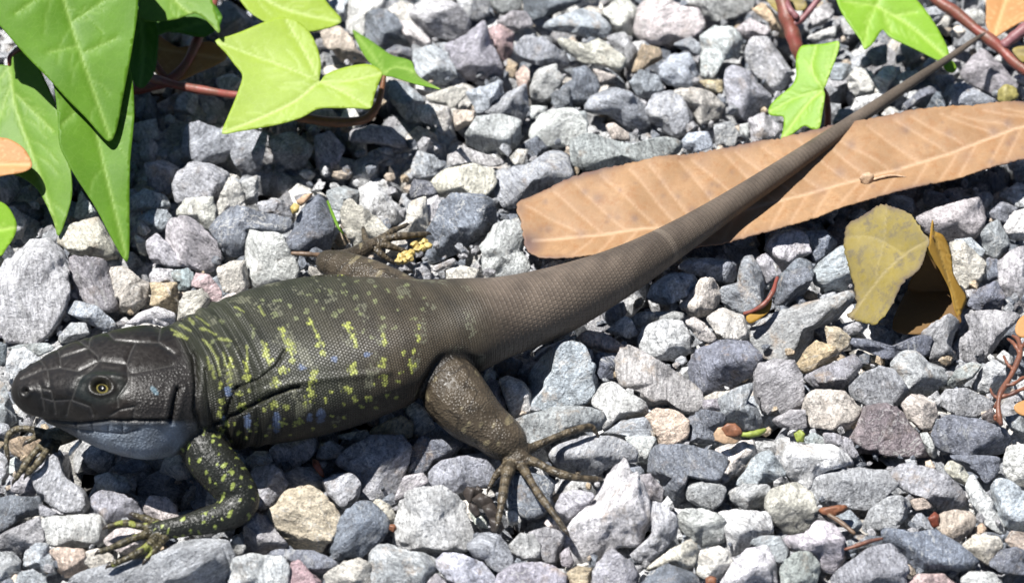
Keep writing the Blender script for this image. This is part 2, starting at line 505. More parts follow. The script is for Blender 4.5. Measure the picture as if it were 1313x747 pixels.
(150,140,3.979,"""
g 335,170 360,90 420,70 560,120 580,190 550,260 440,280 350,230
g 570,120 690,95 765,130 750,210 730,300 690,330 610,290 580,220
p 295,400 310,330 390,270 490,290 560,330 565,390 530,440 420,470 310,470
w 300,540 350,460 490,450 505,540 470,620 400,560 330,550
w 515,480 570,350 630,390 650,470 580,520 530,570
p 640,370 720,340 715,470 660,490 640,440
d 480,610 560,520 620,495 720,530 880,560 880,620 820,640 720,620 670,660 660,744 570,740 520,690
g 720,480 800,460 880,490 890,560 800,560 740,530
d 875,660 920,560 980,470 1030,440 1070,500 1105,590 1080,730 960,720 880,700
g 150,280 240,265 310,300 300,400 260,430 160,380
g 60,460 140,410 240,440 270,500 200,530 80,520
g 110,560 170,515 250,515 280,560 230,620 170,640
g 780,150 900,120 1000,200 950,300 820,300
g 1010,140 1090,120 1160,200 1110,300 1020,290
"""),
(60,240,3.979,"""
c 60,280 110,200 180,180 260,160 310,220 350,300 370,360 300,370 220,350 150,360 110,310
v 115,360 180,360 290,370 320,430 345,530 370,600 340,630 220,610 160,560 130,470
c 325,420 400,410 450,450 520,500 500,590 440,650 360,640 370,590 350,520
l 620,190 650,165 720,155 790,210 850,270 885,340 870,400 800,430 700,400 610,300
l 510,280 560,240 620,290 660,350 720,400 620,400 540,380 515,330
p 525,450 560,415 640,420 660,490 540,490
g 640,430 720,415 765,460 740,520 680,530 650,480
o 530,490 660,490 670,600 665,650 600,610 530,600 540,540
r 760,440 830,450 890,530 880,590 820,570 790,520 740,510
c 680,590 700,540 790,520 830,570 800,620 720,660 670,680
p 1020,340 1030,230 1110,240 1200,250 1240,330 1285,420 1260,490 1150,530 1080,540 1040,500 1020,420
c 870,420 940,380 1010,380 1030,500 980,540 910,530
c 830,600 940,540 1040,550 950,600
b 110,640 150,580 260,610 340,680 350,710 290,725 180,680
p 400,700 480,640 560,610 640,640 660,670 610,712 520,690
p 140,150 175,20 250,130 200,170
w 470,160 530,220 500,250 465,230
c 445,240 500,270 510,350 470,330
"""),
(0,300,4.3767,"""
p -30,260 40,170 150,55 260,45 350,130 395,300 360,440 285,560 200,615 90,590 -20,550
g 40,640 120,620 250,610 310,640 200,690 100,670
g 330,570 400,500 480,500 500,560 400,600 340,610
"""),
(0,420,2.284,"""
p 15,110 35,65 70,60 120,95 80,140 40,170 20,140
d -10,40 20,50 15,110 -10,110
g -15,150 20,170 35,230 50,275 20,285 -15,275
"""),
(270,500,3.979,"""
o 815,210 880,170 970,130 1030,170 1020,240 900,240 830,235
c 1000,110 1040,60 1100,110 1145,190 1100,215 1030,240 1025,160
p 620,240 700,220 800,200 805,240 740,260 700,250
"""),
]
# ------------------------------------------------------------------ stone materials
STONE = dict(w=(.80, .78, .73), p=(.60, .605, .61), g=(.39, .405, .43), d=(.20, .22, .255), t=(.58, .49, .40), c=(.66, .62, .56),
             v=(.40, .398, .415), r=(.50, .38, .385), b=(.50, .54, .59), o=(.50, .40, .28), m=(.23, .20, .21), l=(.56, .545, .565))
def stone_material(name, per_object):
    N = NT(name)
    if per_object:
        oi = N.n("ObjectInfo"); col = oi.outputs["Color"]; rnd = oi.outputs["Random"]
        tc = N.n("TexCoord").outputs["Object"]
    else:
        a = N.attr("Col"); col = a.outputs["Color"]; rnd = a.outputs["Alpha"]
        tc = N.n("NewGeometry").outputs["Position"]
    v = N.vmath('SCALE', tc, scale=100.0)
    off = N.n("CombineXYZ"); N.l(N.math('MULTIPLY', rnd, 71.0), off.inputs[0]); N.l(N.math('MULTIPLY', rnd, 133.0), off.inputs[1]); N.l(N.math('MULTIPLY', rnd, 59.0), off.inputs[2])
    v = N.vmath('ADD', v, off.outputs[0])
    # layered grain, turned differently in every stone
    rot = N.n("VectorRotate", rotation_type='EULER_XYZ'); N.l(v, rot.inputs[0]); N.l(off.outputs[0], rot.inputs["Rotation"])
    st = N.vmath('MULTIPLY', rot.outputs[0], (1.0, 1.6, 4.2))
    big = N.noise(v, 1.3, 5, .6); mid = N.noise(st, 2.6, 5, .68, .6); fine = N.noise(v, 15, 4, .7)
    mul = N.math('MULTIPLY', N.ramp(big, .3, .7, .68, 1.3), N.ramp(mid, .32, .68, .50, 1.48))
    mul = N.math('MULTIPLY', mul, N.ramp(fine, .32, .68, .60, 1.40))
    gi = N.n("CombineColor"); [N.l(mul, gi.inputs[i]) for i in range(3)]
    c = N.mix(1.0, col, gi.outputs[0], 'MULTIPLY')
    # rusty / sandy staining in patches, stronger in some stones
    stain = N.math('MULTIPLY', N.ramp(N.noise(v, 1.7, 5, .7), .55, .72), N.ramp(N.math('FRACT', N.math('MULTIPLY', rnd, 17.3)), .35, 1.0, 0.0, .75))
    c = N.mix(stain, c, (.46, .34, .23, 1))
    # crystals: pale and dark flecks, whitish rind
    fl = N.ramp(N.noise(v, 30, 3, .6), .62, .70); c = N.mix(N.math('MULTIPLY', fl, .7), c, (.8, .79, .76, 1))
    dk = N.ramp(N.noise(rot.outputs[0], 21, 4, .7), .66, .74); c = N.mix(N.math('MULTIPLY', dk, .6), c, (.05, .055, .065, 1))
    rind = N.math('MULTIPLY', N.ramp(N.noise(st, 1.1, 5, .75, .4), .56, .66), N.ramp(N.math('FRACT', N.math('MULTIPLY', rnd, 5.7)), .3, 1.0, .1, .65))
    c = N.mix(rind, c, (.62, .62, .60, 1))
    vein = N.math('MULTIPLY', N.ramp(N.math('ABSOLUTE', N.math('SUBTRACT', N.noise(rot.outputs[0], .9, 4, .6, .8), .5)), 0.0, .012, 1.0, 0.0), N.ramp(N.math('FRACT', N.math('MULTIPLY', rnd, 9.1)), .7, .8))
    c = N.mix(N.math('MULTIPLY', vein, .7), c, (.7, .69, .66, 1))
    b1 = N.bump(N.noise(v, 5.0, 5, .7, .4), 1.0, .22)
    b2 = N.bump(mid, .8, .15, b1)
    b3 = N.bump(fine, .9, .075, b2)
    return N.finish(N.bsdf(c, N.ramp(fine, .3, .7, .5, .8), .35, b3))
M_STONE = stone_material("stone", True); M_GRAVEL = stone_material("gravel_mix", False)

NG = NT("ground_soil")
tcg = NG.vmath('SCALE', NG.n("NewGeometry").outputs["Position"], scale=100.0)
gcol = NG.mix(NG.ramp(NG.voro(tcg, 1.1), .1, .7), (.12, .12, .12, 1), (.04, .038, .036, 1))
gcol = NG.mix(NG.noise(tcg, .8, 4), gcol, (.07, .066, .062, 1))
M_GROUND = NG.finish(NG.bsdf(gcol, .9, .2, NG.bump(NG.voro(tcg, 1.1), 1.0, .5)))
g = 400.0
tag(obj("ground", new_mesh("ground", [(-g, -g, -1.5), (g, -g, -1.5), (g, g, -1.5), (-g, g, -1.5)], [(0, 1, 2, 3)], False), M_GROUND), kind="structure")

def rock(s, seed, facets=13, k=13.0, rough=1.0):
    """unit broken stone: softened polyhedron with chipped, lumpy faces"""
    D, F = ico(s); r = np.random.default_rng(seed)
    qr, _ = np.linalg.qr(r.normal(size=(3, 3))); cube = np.vstack((qr, -qr)) + r.normal(0, .16, (6, 3))       # cleavage faces
    nrm = np.vstack((cube, r.normal(size=(max(facets - 6, 2), 3)))); nrm /= np.linalg.norm(nrm, axis=1)[:, None]
    h = np.r_[r.uniform(.58, .86, 6), r.uniform(.74, 1.0, len(nrm) - 6)]
    q = np.maximum(D @ nrm.T, 0) / h
    rad = 1.0 / (np.sum(q ** k, 1) ** (1 / k) + .03)
    P = D * rad[:, None]; P /= np.abs(P).max()
    nn = fnoise(P, 3.2, seed + 1) * .025 + np.abs(fnoise(P, 6.5, seed + 2)) * .03
    if s >= 3: nn += fnoise(P, 13, seed + 3) * .016 * rough - np.abs(fnoise(P, 9, seed + 5)) * .03 * rough + np.abs(fnoise(P, 26, seed + 4)) * .02 * rough
    return P * (1 + nn)[:, None], F

# traced stones -> world
traced = []
for ox, oy, sc, txt in TILES:
    for line in txt.strip().splitlines():
        w = line.split(); pts = np.array([[float(a) for a in q.split(",")] for q in w[1:]])
        pts = pts / sc + (ox, oy)
        x, y = pts[:, 0], pts[:, 1]
        cr = x * np.roll(y, -1) - np.roll(x, -1) * y; A = cr.sum() / 2
        cx = ((x + np.roll(x, -1)) * cr).sum() / (6 * A); cy = ((y + np.roll(y, -1)) * cr).sum() / (6 * A)
        traced.append(dict(c=w[0], pts=pts, cen=np.array((cx, cy)), area=abs(A)))
traced.sort(key=lambda t: -t["area"])

def build_stone(t, i, z=None, facets=None):
    s = 5 if t["area"] > 4200 else 4 if t["area"] > 450 else 3
    P, F = rock(s, 1000 + i * 7, int(rng.integers(9, 13)), rng.uniform(45, 90))
    C = at(*t["cen"], rng.uniform(-.12, .12) if z is None else z)
    depth = np.dot(C - CAM, FW); kpx = depth / FPX                      # cm per pixel here
    rel = (t["pts"] - t["cen"]) * kpx; rel[:, 1] *= -1
    rel *= 1.11
    # polar outline
    ph = np.linspace(-math.pi, math.pi, 73)[:-1]
    Ro = np.empty(72); n = len(rel)
    for q, a in enumerate(ph):
        d = np.array((math.cos(a), math.sin(a))); best = 0.0
        for j in range(n):
            A, B = rel[j], rel[(j + 1) % n]; e = B - A; den = d[0] * e[1] - d[1] * e[0]
            if abs(den) < 1e-9: continue
            tt = (A[0] * e[1] - A[1] * e[0]) / den; u = (A[0] * d[1] - A[1] * d[0]) / den
            if tt > 0 and -1e-6 <= u <= 1 + 1e-6: best = max(best, tt)
        Ro[q] = best if best > 0 else np.abs(rel).mean()
    Ro = .12 * np.roll(Ro, 1) + .76 * Ro + .12 * np.roll(Ro, -1)
    u, v, w = P[:, 0], P[:, 1], P[:, 2]
    fi = np.arctan2(v, u); rr = np.hypot(u, v)
    bins = ((fi + math.pi) / (2 * math.pi) * 36).astype(int) % 36
    Rp = np.zeros(36); np.maximum.at(Rp, bins, rr)
    Rp = np.maximum(Rp, .5 * (np.roll(Rp, 1) + np.roll(Rp, -1)) * .96)
    bc = -math.pi + (np.arange(36) + .5) / 36 * 2 * math.pi
    rp = np.interp(fi, bc, Rp, period=2 * math.pi); ro = np.interp(fi, ph, Ro, period=2 * math.pi)
    f = ro / rp
    semi = math.sqrt(t["area"] / math.pi) * kpx
    mn = min(np.ptp(rel[:, 0]), np.ptp(rel[:, 1])) / 2
    dz = .55 * semi + .35 * mn
    V = (u * f)[:, None] * RT + (v * f)[:, None] * UP - (w * dz)[:, None] * FW
    return V, F, C, dz

# landmarks in the photograph for the stones' descriptions
LM = [("the lizard's snout", 18, 503), ("the lizard's head crest", 150, 425), ("the lizard's nape", 235, 412), ("the lizard's throat", 150, 590),
      ("the lizard's spread front toes", 150, 700), ("the lizard's front elbow", 316, 640), ("the lizard's far front foot", 35, 580),
      ("the lizard's spotted belly edge", 420, 560), ("the lizard's arched back", 380, 365), ("the lizard's near thigh", 560, 530), ("the lizard's near hind ankle", 660, 585),
      ("the tip of the lizard's middle hind toe", 724, 680), ("the lizard's lowest hind toe", 640, 660), ("the tips of the lizard's upper hind toes", 765, 585), ("the lizard's far hind knee", 420, 325),
      ("the lizard's far hind toes", 520, 305), ("the lizard's tail base", 690, 460), ("the top of the lizard's tail base", 640, 350), ("the middle of the lizard's tail", 830, 370),
      ("the thin end of the lizard's tail", 1160, 105), ("the dark rounded end of the long brown leaf", 672, 300), ("the upper edge of the long brown leaf", 850, 205),
      ("the lower edge of the long brown leaf", 960, 312), ("the far stretch of the long brown leaf", 1280, 235), ("the curled yellow leaf's base", 1120, 415),
      ("the curled yellow leaf's folded flap", 1240, 380), ("the lime ivy leaf's lower lobe", 290, 170), ("the lime ivy leaf's raised petiole", 535, 110),
      ("the long pointed ivy leaf tip", 160, 330), ("the broad ivy leaf tip", 140, 180), ("the little upright ivy leaf", 1010, 150), ("the hanging two-lobed ivy leaf", 1110, 60),
      ("the thick red ivy stem", 1010, 40), ("the slanting red ivy stem", 1270, 70), ("the red branching twig", 1290, 490), ("the red-and-green bud", 950, 553),
      ("the brown bark chip", 1066, 652), ("the thin orange twig", 1108, 698), ("the curved dark red leaf scrap", 975, 385), ("the small red chip", 408, 601),
      ("the pink stone tip", 385, 740), ("the big tan stone", 390, 665), ("the big white domed stone", 855, 28), ("the little orange chip of stone", 596, 153), ("the tuft of moss", 1292, 118),
      ("the biggest pale pointed stone", 778, 655), ("the tiny orange chip at the bottom edge", 912, 744), ("the reddish stone near the top edge", 643, 56), ("the blue-grey spindle stone near the top edge", 740, 32), ("the photo's lower corner under the twig", 1300, 735), ("the photo's lower corner below the front foot", 15, 735)]
CW = dict(w="white", p="pale grey", g="mid-grey", d="dark slate-grey", t="tan", c="cream", v="purple-grey", r="reddish", b="bluish grey", o="ochre", m="dark maroon", l="pale lilac")
OWN = {"the pink stone tip": "pink stone tip poking up at the bottom edge beside the dark flat stone", "the big tan stone": "big tan crusty stone below the red chip and right of the front elbow",
       "the big white domed stone": "big white domed stone near the middle of the top edge", "the little orange chip of stone": "little orange-tan chip of stone right of the lime leaf's petiole",
       "the biggest pale pointed stone": "biggest pale grey stone, pointed at the top, beside the lizard's longest hind toe",
       "the reddish stone near the top edge": "reddish purple stone wedged near the top edge above the grey gravel", "the blue-grey spindle stone near the top edge": "blue-grey spindle-shaped stone near the top edge, left of two white stones"}
OWN_L = {}
def describe(t, i, n):
    sz = "large" if i < n * .22 else "medium" if i < n * .6 else "small"
    c = np.cov((t["pts"] - t["cen"]).T); ev, evec = np.linalg.eigh(c); ar = math.sqrt(ev[1] / max(ev[0], 1e-6))
    ax = evec[:, 1]; sl = abs(ax[1]) / (abs(ax[0]) + 1e-6)
    if ar > 2.0: sh = "sliver-shaped" if sl < 2 else "upright sliver-shaped"
    elif ar > 1.45: sh = "elongated" if sl < .6 else "slanting oblong" if sl < 2 else "upright oblong"
    elif len(t["pts"]) <= 5: sh = "angular"
    elif ar < 1.15: sh = "rounded"
    else: sh = "blocky"
    d = [(math.hypot(t["cen"][0] - x, t["cen"][1] - y), nm, x, y) for nm, x, y in LM]
    dd, nm, x, y = min(d)
    if nm in OWN and dd < 16:
        OWN_L[i] = OWN[nm]; dd, nm, x, y = sorted(d)[1]
    dx, dy = t["cen"][0] - x, t["cen"][1] - y
    if nm.startswith("the photo's"): rel = "near"
    elif dd < 9: rel = "at"
    elif abs(dx) > 2.2 * abs(dy): rel = "right of" if dx > 0 else "left of"
    elif abs(dy) > 2.2 * abs(dx): rel = "below" if dy > 0 else "above"
    else: rel = ("below" if dy > 0 else "above") + "-" + ("right of" if dx > 0 else "left of")
    return [sz, CW[t["c"]], sh, rel, nm]
info = [describe(t, i, len(traced)) for i, t in enumerate(traced)]
for a in info:
    if len(a[4].split()) + len(a[3].split()) > 10: a[2] = a[2].split()[-1]
labels = ["%s %s %s stone %s %s" % tuple(a) for a in info]
for i, s in OWN_L.items(): labels[i] = s
from collections import defaultdict
dup = defaultdict(list)
for i, s in enumerate(labels): dup[s].append(i)
for s, ids in dup.items():
    if len(ids) > 1:
        xs = [traced[i]["cen"][0] for i in ids]; ys = [traced[i]["cen"][1] for i in ids]
        hor = np.ptp(xs) >= np.ptp(ys); ids.sort(key=lambda i: traced[i]["cen"][0 if hor else 1])
        words = (["leftmost", "rightmost"] if hor else ["upper", "lower"]) if len(ids) == 2 else (["leftmost", "middle", "rightmost"] if hor else ["topmost", "middle", "lowest"])
        for k, i in enumerate(ids): labels[i] = words[min(k, 2)] + " " + labels[i]

EXTRA = {}
stones = []
for i, t in enumerate(traced):
    V, F, C, dz = build_stone(t, i)
    o = obj("stone", new_mesh("stone", V, F), M_STONE, None, C)
    b = np.array(STONE[t["c"]]) * rng.uniform(.84, 1.16) * (1 + rng.normal(0, .025, 3))
    o.color = (*np.clip(b, .01, .8), 1)
    tag(o, labels[i], "stone", "loose gravel stones")
    stones.append((C, t))

# ---- the rest of the gravel: too many to count, one object
allV, allF, allC = [], [], []; nv = 0
BODY_LINE = [(20, 520), (120, 540), (250, 530), (350, 520), (450, 500), (560, 480), (650, 440), (760, 390), (880, 320)]
def add_gravel(C, r, s, z_top=None, keys="wwppppgggggddvvcb"):
    global nv
    P, F = rock(s, int(rng.integers(1e9)), 10, rng.uniform(35, 70), .7)
    a = rng.normal(size=3); a /= np.linalg.norm(a); q = Matrix.Rotation(rng.uniform(0, 6.28), 3, Vector(a))
    P = P * (np.array((1, rng.uniform(.65, 1), rng.uniform(.5, .85))) * r); P = P @ np.array(q).T
    if z_top is not None and C[2] + P[:, 2].max() > z_top: C = np.array((C[0], C[1], z_top - P[:, 2].max()))
    key = rng.choice(list(keys)); b = np.array(STONE[key]) * rng.uniform(.8, 1.2)
    allV.append(P + C); allF.append(F + nv); nv += len(P)
    allC.append(np.tile(np.array((*np.clip(b, 0.01, .85), rng.uniform(0, 1))), (len(P), 1)))
# coarse coverage raster of the traced stones, in photo pixels / 4
CW_, CH_ = 420, 280; OFFX, OFFY = 180, 180
gx, gy = np.meshgrid(np.arange(CW_) * 4.0 - OFFX, np.arange(CH_) * 4.0 - OFFY)
Qp = np.stack((gx.ravel(), gy.ravel()), 1); cover = np.zeros(len(Qp), bool)
for t in traced:
    lo, hi = t["pts"].min(0) - 4, t["pts"].max(0) + 4
    m = np.where((Qp[:, 0] > lo[0]) & (Qp[:, 0] < hi[0]) & (Qp[:, 1] > lo[1]) & (Qp[:, 1] < hi[1]))[0]
    cover[m[inside(Qp[m], t["pts"])]] = True
cover = cover.reshape(CH_, CW_)
def covered(px, py, rad):
    x0, x1 = int((px - rad + OFFX) / 4), int((px + rad + OFFX) / 4) + 1; y0, y1 = int((py - rad + OFFY) / 4), int((py + rad + OFFY) / 4) + 1
    if x0 < 0 or y0 < 0 or x1 >= CW_ or y1 >= CH_: return 0.0
    return cover[y0:y1, x0:x1].mean()
# lower layer everywhere, seen through the gaps
step = .8
for ix in range(-33, 34):
    for iy in range(-30, 33):
        x, y = ix * step + rng.uniform(-.4, .4), iy * step + rng.uniform(-.4, .4)
        inview = abs(ix) < 19 and abs(iy) < 18
        add_gravel(np.array((x, y, rng.uniform(-1.05, -.8))), rng.uniform(.6, .9), 2 if inview else 1, -.40)
# upper layer where no single stone was picked out
placed = []
for k in range(9000):
    x, y = rng.uniform(-27, 27), rng.uniform(-24, 26); r = rng.uniform(.3, .75)
    p = to_px(np.array((x, y, 0.0))); rp = r * 50
    inview = -60 < p[0] < 1373 and -60 < p[1] < 807
    cv = covered(p[0], p[1], rp * .95)
    if cv > (.22 if r < .42 else .08): continue
    if any((x - a) ** 2 + (y - b) ** 2 < (.8 * (r + c)) ** 2 for a, b, c in placed): continue
    placed.append((x, y, r))
    zt = None
    if poly_dist(p[None, :], BODY_LINE)[0] < 75: zt = .25
    add_gravel(np.array((x, y, rng.uniform(-.3, .0))), r, (3 if r > .45 else 2) if inview else 1, zt)
# grit in the gaps
for k in range(3000):
    x, y = rng.uniform(-14.5, 14.5), rng.uniform(-12, 13)
    add_gravel(np.array((x, y, rng.uniform(-.5, -.1))), rng.uniform(.07, .24), 1, None, "pgggddddvvvto")
GV, GF, GC = np.concatenate(allV), np.concatenate(allF), np.concatenate(allC)
gme = new_mesh("gravel", GV, GF)
sm_ = np.concatenate([np.full(len(f), len(v) > 50) for f, v in zip(allF, allV)]); gme.polygons.foreach_set("use_smooth", sm_)
ca = gme.color_attributes.new("Col", 'FLOAT_COLOR', 'POINT'); ca.data.foreach_set("color", GC.astype(np.float32).ravel())
tag(obj("gravel", gme, M_GRAVEL), "bed of loose grey gravel filling the gaps under the larger stones", "gravel", kind="stuff")
# ------------------------------------------------------------------ the lizard
# spine stations: photo x, photo y, height of centre, half width, half height, squareness
SP = [(15, 503, 2.28, .05, .05, 2.2), (18, 503, 2.28, .24, .22, 2.3), (26, 502, 2.29, .42, .40, 2.4), (40, 501, 2.30, .60, .55, 2.5), (70, 498, 2.34, .92, .84, 2.6),
      (100, 497, 2.37, 1.16, 1.07, 2.7), (130, 499, 2.38, 1.36, 1.25, 2.7), (160, 501, 2.36, 1.52, 1.40, 2.6), (190, 502, 2.30, 1.60, 1.48, 2.5),
      (218, 500, 2.22, 1.54, 1.46, 2.4), (248, 494, 2.12, 1.62, 1.48, 2.25), (290, 485, 2.03, 1.98, 1.50, 2.3), (350, 471, 1.94, 2.22, 1.46, 2.45),
      (420, 455, 1.88, 2.20, 1.38, 2.45), (490, 441, 1.78, 1.94, 1.26, 2.4), (545, 430, 1.70, 1.62, 1.14, 2.3), (600, 418, 1.62, 1.34, 1.08, 2.1),
      (650, 406, 1.55, 1.06, .98, 2.05), (720, 383, 1.48, .86, .86, 2.0), (800, 346, 1.42, .63, .63, 2.0), (870, 305, 1.36, .46, .46, 2.0), (940, 260, 1.28, .345, .345, 2.0),
      (1020, 207, 1.26, .27, .27, 2.0), (1100, 152, 1.24, .195, .195, 2.0), (1170, 105, 1.30, .14, .14, 2.0), (1220, 72, 1.43, .095, .095, 2.0), (1250, 51, 1.52, .07, .07, 2), (1264, 42, 1.56, .03, .03, 2.0)]
ctrl = np.array([[*at(a, b, z), w, h, n] for a, b, z, w, h, n in SP])
fineS = catmull(ctrl, 60)
seglen = np.r_[0, np.cumsum(np.linalg.norm(np.diff(fineS[:, :3], axis=0), axis=1))]
NS = 520
sv_ = np.linspace(0, seglen[-1], NS); sv_ = np.unique(np.r_[sv_, np.linspace(.005, .8, 24)])
S = np.stack([np.interp(sv_, seglen, fineS[:, k]) for k in range(6)], 1); NS = len(S)
S[:, 3:5] = np.maximum(S[:, 3:5], .02)
Tn = np.gradient(S[:, :3], axis=0); Tn /= np.linalg.norm(Tn, axis=1)[:, None] + 1e-12
for _ in range(30): Tn[1:-1] = (Tn[:-2] + Tn[1:-1] * 2 + Tn[2:]) / 4
Tn /= np.linalg.norm(Tn, axis=1)[:, None]
Ln = np.cross((0, 0, 1.0), Tn); Ln /= np.linalg.norm(Ln, axis=1)[:, None]      # far side of the lizard
Hn = np.cross(Tn, Ln)
s_arc = sv_
SEG = 72
th = np.linspace(0, 2 * math.pi, SEG, endpoint=False)
Vb = []
for i in range(NS):
    c, w, h, n = S[i, :3], S[i, 3], S[i, 4], S[i, 5]
    ct, st = np.cos(th), np.sin(th)
    x = np.sign(ct) * np.abs(ct) ** (2 / n); y = np.sign(st) * np.abs(st) ** (2 / n)
    hx = 4.6 - s_arc[i]
    head = sstep(0, .8, s_arc[i]) * (1 - sstep(3.9, 4.8, s_arc[i]))
    # head: flat crown, cheeks bulging low, muzzle drawn in above the lip
    yy = np.where(y > 0, y * (1 - .14 * head * np.abs(y) ** 3), y)
    xx = x * (1 + head * (.10 * np.exp(-((y + .30) / .38) ** 2) * sstep(1.6, 3.4, s_arc[i]) - .10 * np.exp(-((y - .55) / .3) ** 2) * (1 - sstep(1.2, 2.6, s_arc[i]))))
    body = sstep(4.6, 6.0, s_arc[i]) * (1 - sstep(12, 14, s_arc[i]))
    yy = np.where(yy < 0, yy * (1 - .22 * body - .06 * head), yy * (1 + .03 * body))
    Vb.append(c + np.outer(xx * w, Ln[i]) + np.outer(yy * h, Hn[i]))
Vb = np.concatenate(Vb); Fb = []
for i in range(NS - 1):
    for k in range(SEG):
        k2 = (k + 1) % SEG
        Fb.append((i * SEG + k, i * SEG + k2, (i + 1) * SEG + k2, (i + 1) * SEG + k))
Fb.append(tuple(range(SEG))[::-1]); Fb.append(tuple((NS - 1) * SEG + k for k in range(SEG)))
parts = [(list(Vb), Fb)]

# limbs: lists of (photo x, photo y, height, radius)
LIMB = [
 # near fore limb
 [(250, 545, 1.75, .62), (268, 585, 1.5, .60), (292, 615, 1.22, .56), (308, 638, .98, .47), (296, 656, .85, .42), (268, 666, .80, .36), (240, 673, .76, .27), (220, 677, .72, .25), (200, 680, .66, .22)],
 # near hind limb
 [(570, 435, 1.55, .70), (564, 466, 1.55, .78), (578, 500, 1.45, .82), (603, 528, 1.25, .76), (628, 547, 1.05, .62), (644, 560, .93, .57), (655, 571, .84, .47), (663, 582, .75, .30), (669, 592, .70, .24)],
 # far fore limb
 [(190, 500, 1.5, .50), (150, 520, 1.3, .42), (115, 540, 1.0, .34), (90, 553, .82, .25), (72, 559, .78, .22), (62, 561, .76, .2)],
 # far hind limb
 [(540, 395, 1.6, .62), (500, 375, 1.5, .62), (465, 358, 1.42, .56), (435, 342, 1.32, .42), (420, 336, 1.2, .32), (436, 332, .95, .26), (455, 326, .80, .2), (470, 318, .76, .17), (485, 309, .76, .13)],
]
TOES = [
 # near fore foot
 [(205, 672, .66, .11), (188, 665, .62, .095), (172, 660, .55, .07)], [(202, 676, .68, .115), (178, 674, .72, .10), (158, 670, .66, .085), (139, 675, .52, .07)],
 [(200, 681, .68, .12), (172, 690, .72, .105), (150, 699, .66, .09), (129, 707, .52, .075)], [(205, 686, .68, .12), (185, 703, .72, .105), (166, 714, .66, .09), (143, 724, .54, .075)],
 [(212, 687, .66, .11), (200, 703, .62, .095), (188, 717, .52, .07)],
 # near hind foot
 [(666, 582, .74, .12), (690, 570, .74, .11), (718, 558, .76, .10), (744, 549, .74, .09), (758, 546, .66, .08), (764, 554, .52, .06)],
 [(668, 586, .74, .13), (690, 594, .80, .115), (712, 605, .80, .105), (738, 612, .74, .10), (766, 614, .58, .075)],
 [(666, 592, .72, .125), (678, 612, .78, .11), (692, 635, .76, .10), (708, 656, .70, .09), (725, 680, .50, .07)],
 [(658, 590, .72, .16), (649, 612, .76, .15), (645, 634, .74, .12), (642, 652, .66, .10), (638, 672, .5, .075)],
 [(656, 588, .72, .12), (644, 600, .68, .10), (634, 612, .56, .08), (628, 624, .44, .06)],
 # far fore foot
 [(66, 558, .80, .10), (48, 552, .92, .095), (26, 549, .96, .09), (12, 556, .90, .08), (8, 570, .74, .075), (10, 584, .56, .06)],
 [(64, 562, .80, .105), (48, 576, .82, .10), (34, 593, .72, .09), (27, 604, .62, .08), (20, 614, .48, .065)],
 [(70, 563, .80, .105), (58, 580, .84, .10), (47, 595, .74, .09), (36, 607, .54, .07)],
 [(76, 562, .78, .10), (70, 578, .74, .09), (64, 592, .56, .07)],
 [(58, 557, .80, .09), (46, 560, .84, .08), (36, 566, .78, .065)],
 # far hind foot
 [(480, 312, .76, .12), (500, 305, .84, .11), (522, 302, .84, .10), (546, 300, .70, .075)], [(482, 313, .76, .11), (500, 316, .74, .09), (520, 322, .56, .065)],
 [(476, 315, .76, .11), (488, 325, .70, .09), (500, 334, .55, .065)], [(472, 314, .76, .10), (468, 304, .70, .085), (466, 294, .55, .06)], [(484, 309, .76, .1), (502, 297, .74, .09), (520, 289, .55, .06)],
]
limb_pts = []; claws = []
for ch in LIMB + TOES:
    P = np.array([[*at(a, b, z), r] for a, b, z, r in ch]); Q = catmull(P, 9)
    toe = len(limb_pts) >= len(LIMB)
    if toe:   # knuckles
        Q[:, 3] *= 1 + .10 * np.sin(np.linspace(0, 4.5 * math.pi, len(Q)))
        d = Q[-1, :3] - Q[-4, :3]; claws.append((Q[-1, :3], d / np.linalg.norm(d), Q[-1, 3]))
    limb_pts.append((Q, toe))
    parts.append(tube(Q[:, :3], Q[:, 3], 16 if not toe else 12))
# palms and soles
def blob(px, py, z, r, sc):
    D, F = ico(3); return [tuple(v) for v in D * np.array(sc) * r + at(px, py, z)], [tuple(f) for f in F]
parts += [blob(210, 679, .68, .28, (1.3, 1, .6)), blob(664, 588, .72, .27, (1, 1.2, .7)), blob(66, 560, .78, .22, (1.1, 1.1, .65)), blob(480, 313, .76, .2, (1.2, 1, .6))]
V0, F0 = [], []
for V, F in parts:
    o = len(V0); V0 += [tuple(v) for v in V]; F0 += [tuple(i + o for i in f) for f in F]
tmp = bpy.data.meshes.new("tmp"); tmp.from_pydata([tuple(np.array(v)) for v in V0], [], F0); tmp.update()
tob = bpy.data.objects.new("tmp", tmp); COL.objects.link(tob)
rm = tob.modifiers.new("r", 'REMESH'); rm.mode = 'VOXEL'; rm.voxel_size = VOXEL; rm.adaptivity = 0
sm = tob.modifiers.new("s", 'SMOOTH'); sm.factor = .5; sm.iterations = 7
dg = bpy.context.evaluated_depsgraph_get(); ev = tob.evaluated_get(dg); lm = bpy.data.meshes.new_from_object(ev)
bpy.data.objects.remove(tob); bpy.data.meshes.remove(tmp)
nV = len(lm.vertices); P = np.empty(nV * 3); lm.vertices.foreach_get("co", P); P = P.reshape(-1, 3)
Nr = np.empty(nV * 3); lm.vertices.foreach_get("normal", Nr); Nr = Nr.reshape(-1, 3)

